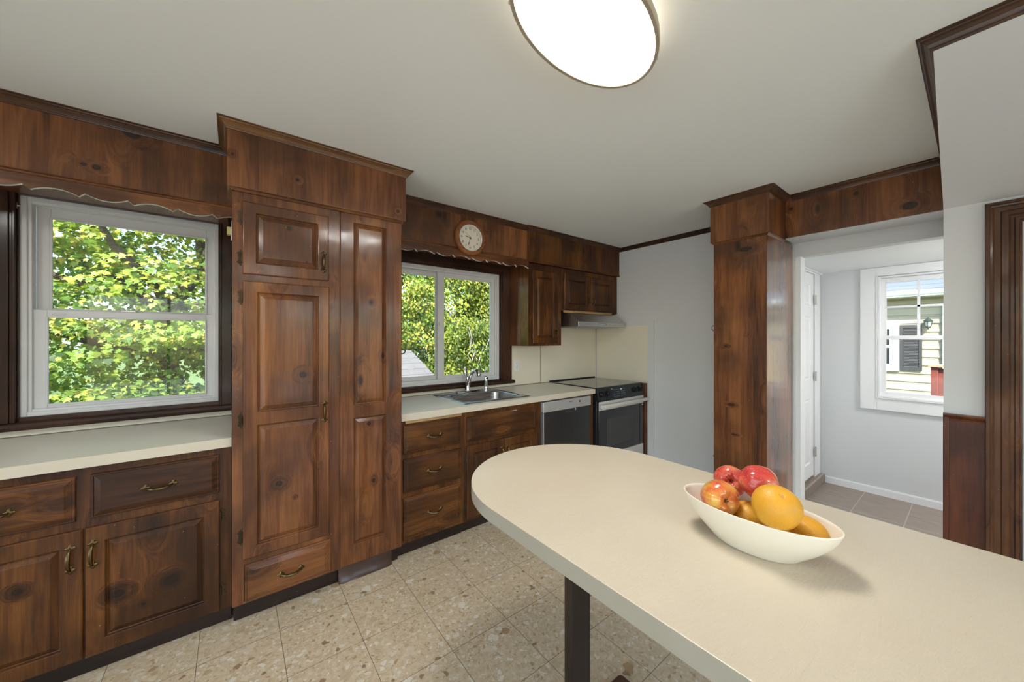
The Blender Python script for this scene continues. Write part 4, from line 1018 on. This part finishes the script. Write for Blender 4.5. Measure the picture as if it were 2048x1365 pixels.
def fruit(kind, c, r, mat, axis, label, grp=None, sx=1.0):
    """axis: direction of the stem end"""
    q = Vector((0, 0, 1)).rotation_difference(Vector(axis).normalized())
    if kind == 'apple': P = [(0, -.80), (.10, -.86), (.22, -.93), (.36, -.96), (.55, -.88), (.75, -.68), (.90, -.40), (.99, -.05), (1.0, .15), (.95, .42), (.80, .66), (.60, .80), (.40, .83), (.24, .76), (.12, .62), (.04, .54), (0, .52)]
    else: P = [(0, -.93), (.12, -.955), (.35, -.90), (.62, -.76), (.83, -.52), (.96, -.22), (1.0, .05), (.97, .32), (.85, .58), (.65, .78), (.42, .91), (.2, .955), (.10, .945), (.04, .90), (0, .88)]
    ph = random.random() * 6
    t = bpy.data.objects.new(kind, None); col.objects.link(t); t.location = c; t.rotation_mode = 'QUATERNION'; t.rotation_quaternion = q; WL[t] = Vector((0, 0, 0)); tag(t, label, kind, grp)
    mb = MB(); L = []; n = 36
    for rr, h in P:
        L.append([(r * sx * rr * math.cos(a) * (1 + .03 * math.cos(5 * a + ph) * (1 if kind == 'apple' else .25)), r * sx * rr * math.sin(a) * (1 + .03 * math.sin(3 * a + ph) * .7), r * h * (1 + (.03 * math.cos(5 * a + ph) if kind == 'apple' and rr > .2 else 0))) for a in [2 * PI * k / n for k in range(n)]])
    b = mb.loops(L, False, False).build('flesh' if kind == 'apple' else 'peel', mat, t, smooth='all')
    s = b.modifiers.new('sub', 'SUBSURF'); s.levels = s.render_levels = 1
    mb = MB()
    if kind == 'apple':
        for k in range(5):
            a = k * 1.257; mb.tube([(.0015 * math.cos(a), .0015 * math.sin(a), r * .52), (.004 * math.cos(a), .004 * math.sin(a), r * .60), (.0055 * math.cos(a + .5), .0055 * math.sin(a + .5), r * .66)], [.0014, .0012, .0005], 5)
        mb.build('calyx', 'fruit_stem', t)
    else:
        MB().lathe([(0, .885 * r), (.0035, .90 * r), (.0022, .925 * r), (0, .93 * r)], (0, 0, 0), 'z', 8).build('stem_scar', 'redcap', t, smooth=True)
G = 'fruit in the bowl'
fruit('orange', (.997, .231, .986), .041, 'orange_peel', (.3, -.3, .9), 'orange low in the bowl at its right end')
fruit('orange', (.985, .338, .984), .040, 'orange_peel', (-.2, .2, .9), 'orange mostly hidden low in the middle of the bowl, under the yellow-red apple')
fruit('orange', (.926, .266, 1.0535), .0465, 'orange_peel', (-.42, -.38, .82), 'largest orange resting on top at the front of the bowl')
fruit('apple', (.940, .386, 1.030), .042, 'apple_gala', (-.50, -.72, .12), 'yellow and red apple at the left of the bowl, blossom end facing out')
fruit('apple', (1.028, .396, 1.046), .039, 'apple_red', (-.62, -.30, .25), 'red apple at the back left of the bowl, behind the others')
fruit('apple', (.999, .322, 1.072), .0405, 'apple_red', (.5, -.6, -.35), 'red apple on top of the pile in the middle of the bowl')
fruit('apple', (.990, .418, .978), .033, 'apple_red', (.2, .3, .9), 'red apple low in the bowl, peeping out below the yellow-red apple')

# ------------------------------------------------------------------ hooks and bits of hardware
def hook(label, base, out, side=1, R=.017, r=.0028):
    """ring hook: plate on the wood and an open curl standing off it along 'out' (a unit XY direction)"""
    t = thing('hook', label, 'hook', base); B = Vector(base); o = Vector((out[0], out[1], 0)); up = Vector((0, 0, 1))
    MB().tube([B + o * .0004, B + o * .004], .008, 12).build('plate', 'iron_black', t, smooth=True)
    pts = [B + o * .003, B + o * .010] + [B + o * (.010 + R * (1 - math.cos(a))) + up * (-R * math.sin(a) * .9) for a in [PI * k / 10 for k in range(1, 13)]]
    MB().tube(pts, r, 8).build('curl', 'iron_black', t, smooth=True); return t
hook('dark curled hook on the pantry side, in front of the sink window', (.8332, 2.28, 1.335), (1, 0), R=.020, r=.004)
t = thing('hook', 'black ring hook high on the far edge of the wooden column', 'hook', (2.95, 1.2372, 1.497))
MB().tube([(2.95, 1.2374, 1.497), (2.95, 1.243, 1.497)], .006, 10).build('plate', 'iron_black', t, smooth=True)
MB().tube([(2.95, 1.252 + .014 * math.cos(a), 1.497 + .020 * math.sin(a)) for a in [2 * PI * k / 20 for k in range(21)]], .0026, 8).build('ring', 'iron_black', t, smooth=True)
t = thing('hook', 'small dark knob hook low on the far edge of the wooden column', 'hook', (2.95, 1.2372, .505))
MB().lathe([(.006, 0), (.006, .006), (.009, .012), (.006, .018), (0, .019)], (2.95, 1.2374, .505), 'y', 12).build('knob', 'iron_black', t, smooth=True)
t = thing('blind_bracket', 'old yellowed plastic blind bracket on the pantry side beside the window', 'bracket', (-.006, 2.55, 1.98))
MB().box(-.0300, -.0065, 2.60, 2.64, 2.010, 2.052).build('clip', 'plastic_yellow', t, .002)
mb = MB().box(-.0125, -.0065, 2.585, 2.61, 1.975, 2.050).box(-.0100, -.0065, 2.590, 2.60, 2.05, 2.09); mb.build('plate', 'plastic_white', t, .002)
t = thing('blind_bracket', 'small brass roller-blind bracket at the upper left corner of the double-hung window', 'bracket', (-.842, 2.88, 2.06))
MB().box(-.8415, -.838, 2.872, 2.884, 2.055, 2.085).build('plate', 'brass_antique', t, .001)
MB().tube([(-.838, 2.878, 2.07), (-.828, 2.878, 2.07)], .005, 8).build('pin', 'chrome', t, smooth=True)

# ------------------------------------------------------------------ outdoors
t = NT('grass'); t.set(Roughness=.9); t.l(t.ramp(t.noise(t.obj(), 3, 5, .7), [(.3, (.05, .10, .02)), (.7, (.16, .22, .05))]), t.b.inputs['Base Color'])
GZ = -1.0
o = MB().box(-25, 40, 3.4, 60, GZ - .3, GZ).box(5.2, 40, -30, 3.4, GZ - .3, GZ).build('lawn', 'grass', origin=(0, 10, GZ)); tag(o, kind='structure'); o.name = 'ground'
tag(MB().box(-14, 5.2, -14, -3.4, -.35, -.25).box(-14, -2.6, -3.4, 3.4, -.35, -.25).build('bounce_patio', 'bounce_concrete'), kind='structure')  # unseen pale paving, added to bounce sunlight up to the ceiling

MAPLE = [(0, -.1), (.46, -.02), (.36, .22), (.60, .46), (.24, .50), (0, 1.0), (-.24, .50), (-.60, .46), (-.36, .22), (-.46, -.02)]
SMALL = [(0, 0), (.30, .30), (.26, .70), (0, 1.0), (-.26, .70), (-.30, .30)]
SPRIG = [(0, 0), (.16, .30), (.34, .36), (.14, .60), (.20, .78), (0, 1.0), (-.20, .78), (-.14, .60), (-.34, .36), (-.16, .30)]
def foliage(parent, pads, shape, size, pal, seed, lean=(0, -.75, .65), spread=.75, name='foliage'):
    """pads: (x, y, z, rx, ry, rz, leaves, palette weights offset)"""
    R = random.Random(seed); V = []; F = []; C = []; m = len(shape); o0 = WL[parent]
    for (px, py, pz, rx, ry, rz, n, tone) in pads:
        for _ in range(n):
            while True:
                a, b, c = R.uniform(-1, 1), R.uniform(-1, 1), R.uniform(-1, 1); d = a * a + b * b + c * c
                if .25 < d < 1: break
            P = Vector((px + a * rx, py + b * ry, pz + c * rz)) - o0
            nr = Vector((lean[0] + a * .4 + R.gauss(0, spread * .5), lean[1] + b * .3 + R.gauss(0, spread * .5), lean[2] + c * .3 + R.gauss(0, spread * .5))).normalized()
            dn = Vector((R.uniform(-.8, .8), R.uniform(-.5, .3), -1)); u = (dn - nr * dn.dot(nr)).normalized(); w = nr.cross(u); s = size * R.uniform(.65, 1.2)
            k = len(V); cup = s * .10
            for x, y in shape: V.append(P + w * (x * s) + u * (y * s) - nr * (cup * (abs(x) * 2 + (y - .4) ** 2)))
            F.append(tuple(range(k, k + m)))
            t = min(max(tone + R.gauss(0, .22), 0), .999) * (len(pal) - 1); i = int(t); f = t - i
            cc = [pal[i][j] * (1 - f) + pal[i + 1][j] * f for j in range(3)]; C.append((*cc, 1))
    me = bpy.data.meshes.new(name); me.from_pydata(V, [], F)
    at = me.color_attributes.new('Col', 'FLOAT_COLOR', 'CORNER'); buf = []
    for cc in C: buf += list(cc) * m
    at.data.foreach_set('color', buf); me.materials.append(MATS['leaf'])
    ob = bpy.data.objects.new(name, me); col.objects.link(ob); ob.parent = parent; WL[ob] = o0; return ob
def trunk(parent, x, y, z0, h, r, limbs, seed, mat='bark'):
    R = random.Random(seed); mb = MB(); pts = [(x + R.uniform(-.05, .05) * k, y + R.uniform(-.05, .05) * k, z0 + h * k / 6) for k in range(7)]
    mb.tube(pts, [r * (1 - .11 * k) for k in range(7)], 10); tr = mb.build('trunk', mat, parent, smooth=True)
    for _ in range(limbs):
        k = R.randint(2, 6); p = Vector(pts[k]); a = R.uniform(0, 2 * PI); L = R.uniform(.9, 2.2); q = [p]
        d = Vector((math.cos(a), math.sin(a) * .8, R.uniform(.15, .7)))
        for s in range(4): q.append(q[-1] + d * L / 4 + Vector((R.uniform(-.1, .1), R.uniform(-.1, .1), .02))); 
        MB().tube(q, [r * .38, r * .3, r * .22, r * .14, r * .06], 7).build('branch', mat, parent, smooth=True)
    return tr
R0 = random.Random(11)
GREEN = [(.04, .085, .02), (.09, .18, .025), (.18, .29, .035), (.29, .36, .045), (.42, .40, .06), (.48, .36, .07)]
mt = thing('maple_tree', 'big sunlit maple tree filling the double-hung window at left', 'tree', (-.6, 6.6, GZ))
trunk(mt, -.6, 6.9, GZ, 4.2, .17, 14, 3)
pads = []
for _ in range(640):
    z = R0.uniform(-.8, 4.9); x = R0.uniform(-3.9, 1.1); y = R0.uniform(5.6, 8.0) + .15 * abs(x + .8)
    if z < .2 and R0.random() < .25: continue
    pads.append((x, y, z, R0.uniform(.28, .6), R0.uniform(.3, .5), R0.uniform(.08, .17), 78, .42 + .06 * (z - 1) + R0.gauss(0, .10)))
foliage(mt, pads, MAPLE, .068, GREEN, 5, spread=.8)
ht = thing('leafy_tree', 'dense yellow-green tree seen through the left pane of the sliding window', 'tree', (3.5, 9.2, GZ))
trunk(ht, 3.6, 9.7, GZ, 4.4, .12, 5, 5)
pads = []
for _ in range(420):
    z = R0.uniform(-.4, 4.6); x = R0.uniform(2.4, 5.2); y = R0.uniform(8.2, 10.2)
    pads.append((x, y, z, R0.uniform(.25, .45), R0.uniform(.3, .45), R0.uniform(.14, .26), 75, .55 + R0.gauss(0, .12) + (.28 if (x < 3.4 and z > 2.9) else 0)))
foliage(ht, pads, SMALL, .085, GREEN, 6, spread=1.0)
EV = [(.012, .032, .012), (.045, .085, .018), (.13, .19, .025), (.27, .31, .04), (.40, .38, .07)]
et = thing('arborvitae_tree', 'yellow-green evergreen seen through the right pane of the sliding window', 'tree', (5.9, 9.0, GZ))
trunk(et, 5.9, 9.1, GZ, 4.0, .10, 4, 8)
pads = []
for _ in range(300):
    z = R0.uniform(.6, 3.75); k = max(.15, (4.0 - z) / 3.1); a = R0.uniform(0, 2 * PI); rr = R0.uniform(.5, 1) * 1.35 * k
    pads.append((5.9 + rr * math.cos(a), 9.0 + rr * .8 * math.sin(a), z, .28, .26, .22, 62, .62 + R0.gauss(0, .12)))
foliage(et, pads, SPRIG, .10, EV, 9, lean=(0, -.7, .5), spread=1.1)
sh = thing('shrub', 'large leafy shrub with bare twigs below the evergreen, behind the faucet', 'shrub', (5.4, 7.9, GZ))
pads = []
for _ in range(230):
    z = R0.uniform(-.6, 1.9); pads.append((R0.uniform(4.0, 7.2), R0.uniform(7.5, 8.6), z, .3, .3, .22, 52, .5 + R0.gauss(0, .16)))
foliage(sh, pads, SMALL, .08, EV, 10, spread=1.1)
R1 = random.Random(21)
for _ in range(16):
    x = R1.uniform(4.5, 6.4); q = [Vector((x, 7.6, R1.uniform(.3, 1.0)))]
    for s in range(4): q.append(q[-1] + Vector((R1.uniform(-.16, .16), R1.uniform(-.08, .05), R1.uniform(.12, .28))))
    MB().tube(q, [.012, .010, .008, .006, .004], 5).build('twig', 'branch_bare', sh, smooth=True)
dt = thing('pine_tree', 'dark conifer with bare branches behind the evergreen at the top of the sliding window', 'tree', (7.4, 12.0, GZ))
trunk(dt, 7.4, 12.4, GZ, 6.0, .16, 12, 31)
pads = []
for _ in range(150):
    z = R0.uniform(2.0, 6.0); pads.append((R0.uniform(5.2, 10.2), R0.uniform(11.6, 13.2), z, .42, .4, .20, 50, .18 + R0.gauss(0, .12)))
foliage(dt, pads, SPRIG, .16, EV, 12, spread=1.0)
for _ in range(14):
    q = [Vector((R1.uniform(6.2, 7.6), 11.2, R1.uniform(3.4, 4.0)))]
    for s in range(5): q.append(q[-1] + Vector((R1.uniform(-.25, .2), R1.uniform(-.06, .06), R1.uniform(.02, .22))))
    MB().tube(q, [.022, .018, .014, .010, .007, .004], 5).build('branch', 'branch_bare', dt, smooth=True)
hg = thing('hedge', 'tall dark green hedge standing behind the maple tree', 'hedge', (-1.5, 9.9, GZ))
pads = []
for _ in range(230):
    pads.append((R0.uniform(-5.5, 2.4), R0.uniform(9.2, 10.6), R0.uniform(-1, 5.2), .6, .4, .35, 46, .22 + R0.gauss(0, .12)))
foliage(hg, pads, SMALL, .13, GREEN, 14, spread=1.0)

# shed roof below the sliding window
sd = thing('garden_shed', 'small shed with grey-white shingled hip roof outside the sliding window', 'shed', (1.6, 6.4, GZ))
MB().box(.3, 2.62, 5.75, 7.2, GZ, .52).build('wall', 'stucco', sd)
mb = MB()
mb.add([(.1, 5.45, .55), (2.86, 5.45, .55), (2.86, 7.5, .55), (.1, 7.5, .55), (.7, 6.475, 1.19), (2.62, 6.475, 1.19)], [(0, 1, 5, 4), (1, 2, 5), (2, 3, 4, 5), (3, 0, 4), (3, 2, 1, 0)])
mb.build('roof', 'shingles', sd)
MB().box(.08, 2.88, 5.42, 5.46, .50, .56).box(2.85, 2.89, 5.42, 7.53, .50, .56).build('fascia', 'trim_ext', sd)
wh = thing('white_house', 'bright white house wall glimpsed between the leaves beyond the shed', 'house', (7, 14, GZ))
MB().box(2.0, 12.5, 14.5, 15, GZ, 1.9).build('wall', 'stucco', wh)
MB().prism([(14.2, 1.85), (15.4, 1.85), (15.4, 2.6)], lambda u, v, d: (d, u, v), 1.8, 12.7).build('roof', 'shingles_grey', wh)

# neighbour's house through the hall window
nh = thing('neighbor_house', 'yellow clapboard house with grey roof seen through the hall window', 'house', (12.6, .9, GZ))
mb = MB(); n = 20
for k in range(n):
    z = 2.34 - k * .194; L = [[(12.5, y, z), (12.478, y, z - .192), (12.52, y, z - .192), (12.52, y, z)] for y in (-6, 7)]
    mb.loops(L, True, True)
mb.box(12.52, 13, -6, 7, GZ, 2.36); mb.build('siding', 'siding', nh)
mb = MB(); mb.add([(12.15, -6.4, 2.50), (12.15, 7.4, 2.50), (16.2, 7.4, 5.0), (16.2, -6.4, 5.0), (12.15, -6.4, 2.42), (12.15, 7.4, 2.42), (16.2, 7.4, 4.92), (16.2, -6.4, 4.92)],
    [(0, 1, 2, 3), (7, 6, 5, 4), (0, 4, 5, 1), (1, 5, 6, 2), (2, 6, 7, 3), (3, 7, 4, 0)])
mb.build('roof', 'shingles_grey', nh)
MB().box(12.15, 12.5, -6.3, 7.3, 2.34, 2.365).box(12.42, 12.5, -6.2, 7.2, 2.20, 2.34).build('eave', 'siding', nh)
mb = MB(); mb.loops([[(12.04, y, 2.49), (12.05, y, 2.41), (12.09, y, 2.38), (12.15, y, 2.38), (12.15, y, 2.49)] for y in (-6.4, 7.4)], True, True); mb.build('gutter', 'gutter', nh)
def ext_window(y0, y1, z0, z1, nm='window'):
    w = MB(); frame_x(w, y0, y1, z0, z1, .11, 12.44, 12.5); frame_x(w, y0 + .11, y1 - .11, z0 + .11, z1 - .11, .05, 12.46, 12.5); w.box(12.45, 12.5, y0 + .1, y1 - .1, (z0 + z1) / 2 - .03, (z0 + z1) / 2 + .03).box(12.45, 12.5, (y0 + y1) / 2 - .012, (y0 + y1) / 2 + .012, (z0 + z1) / 2, z1 - .1)
    w = w.build(nm, 'trim_ext', nh); MB().box(12.474, 12.478, y0 + .12, y1 - .12, z0 + .12, z1 - .12).build('pane', 'black_glass', w)
ext_window(1.13, 2.05, .635, 1.80)
s_ = MB(); frame_x(s_, .775, 1.125, .67, 1.72, (.05, .05, .07, .07), 12.44, 12.475); s_ = s_.build('shutter', 'shutter_black', nh)
mb = MB()
for k in range(26): z = .745 + k * .035; mb.add([(12.45, .83, z), (12.45, 1.07, z), (12.47, 1.07, z + .030), (12.47, .83, z + .030)], [(0, 1, 2, 3)])
mb.box(12.47, 12.475, .82, 1.08, .74, 1.65); mb.build('louvers', 'shutter_black', s_)
MB().box(12.43, 12.5, .36, .475, GZ, 2.05).box(12.43, 12.5, -.70, -.585, GZ, 2.05).box(12.43, 12.5, -.70, .475, 2.05, 2.17).build('door_frame', 'trim_ext', nh)
MB().box(12.46, 12.5, -.585, .36, GZ, 2.05).build('door', 'trim_ext', nh)
ln = MB().lathe([(0, .145), (.012, .13), (.006, .115), (.03, .10), (.085, .055), (.095, .045), (.075, .04), (.07, .035)], (12.38, .68, 1.755), 'z', 6)
ln.lathe([(.045, -.075), (.05, -.085), (.02, -.12), (.008, -.14), (0, -.15)], (12.38, .68, 1.755), 'z', 6)
for k in range(6):
    a = PI * k / 3; ln.tube([(12.38 + .07 * math.cos(a), .68 + .07 * math.sin(a), 1.79), (12.38 + .045 * math.cos(a), .68 + .045 * math.sin(a), 1.68)], .006, 5)
ln.tube([(12.38, .68, 1.87), (12.44, .68, 1.86), (12.49, .68, 1.80)], .010, 6).box(12.470, 12.492, .64, .72, 1.66, 1.84)
lo = ln.build('lantern', 'lantern_green', nh); MB().lathe([(.060, .03), (.040, -.07)], (12.38, .68, 1.755), 'z', 6, True, True).build('lantern_glass', 'frosted', lo)
pp = thing('porch_post', 'red-brown wooden railing post with a weathered cap outside the hall window', 'post', (8.1, .32, GZ))
MB().box(8.0, 8.16, .345, .415, GZ, 1.0).box(8.03, 8.13, .255, .345, GZ, .98).box(8.0, 8.16, .185, .255, GZ, 1.0).build('post', 'redpost', pp, .004)
MB().box(7.96, 8.2, .16, .445, 1.0, 1.035).build('cap', 'redcap', pp, .006)

# ------------------------------------------------------------------ light, camera
w = bpy.data.worlds.new('World'); scn.world = w; w.use_nodes = True; nt = w.node_tree; nt.nodes.clear()
wo = nt.nodes.new('ShaderNodeOutputWorld'); bg = nt.nodes.new('ShaderNodeBackground'); sky = nt.nodes.new('ShaderNodeTexSky')
sky.sky_type = 'NISHITA'; sky.sun_disc = False; sky.sun_elevation = math.radians(48); sky.sun_rotation = math.radians(215); sky.air_density = 1.0; sky.dust_density = 1.4; sky.ozone_density = 1.2
bg.inputs[1].default_value = .34
nt.links.new(sky.outputs[0], bg.inputs[0]); nt.links.new(bg.outputs[0], wo.inputs[0])
sl_ = bpy.data.lights.new('sun', 'SUN'); sl_.energy = 7.5; sl_.angle = math.radians(.6); sl_.color = (1, .95, .86)
so = bpy.data.objects.new('sun', sl_); col.objects.link(so)
to_sun = Vector((-.62, -.55, .80)).normalized(); so.rotation_euler = to_sun.to_track_quat('Z', 'Y').to_euler(); so.location = (-5, -8, 12)
ceiling_light('unseen oval ceiling light added as fill at the dining end of the room', .35, -1.75, 0, a=.30, b=.16)  # out-of-frame fixture, added to fill the room with light
ceiling_light('unseen oval ceiling light added as fill near the west wall', -1.4, .9, PI / 2, a=.30, b=.16)  # another added fixture out of view, lifting the light on this side
t = thing('ceiling_light', 'unseen round ceiling light added to brighten the hall', 'ceiling light', (4.1, -.55, 2.0))  # hall fixture out of view, added to light the hall
MB().lathe([(.13, 0), (.13, -.02), (.12, -.025)], (4.1, -.55, 2.057), 'z', 32, True).build('rim', 'nickel', t, smooth=True)
MB().lathe([(.12, -.02), (.10, -.045), (.05, -.06), (0, -.064)], (4.1, -.55, 2.057), 'z', 32).build('lens', 'lamp_hall_fill', t, smooth=True)

cam = bpy.data.cameras.new('camera'); cam.sensor_fit = 'HORIZONTAL'; cam.sensor_width = 36; cam.lens = 720 / 2048 * 36; cam.shift_y = -6 / 2048; cam.clip_start = .02; cam.clip_end = 300
co = bpy.data.objects.new('camera', cam); col.objects.link(co); co.location = (0, 0, 1.42)
co.rotation_euler = (PI / 2, 0, -(PI / 2 - math.atan(931 / 720))); scn.camera = co
vs = scn.view_settings; vs.view_transform = 'Standard'; vs.look = 'None'; vs.exposure = 0.9; vs.gamma = 1.0; vs.use_curve_mapping = False
scn.cycles.use_adaptive_sampling = True; scn.cycles.adaptive_threshold = .02; scn.cycles.max_bounces = 8; scn.cycles.diffuse_bounces = 5; scn.cycles.glossy_bounces = 4; scn.cycles.transparent_max_bounces = 12
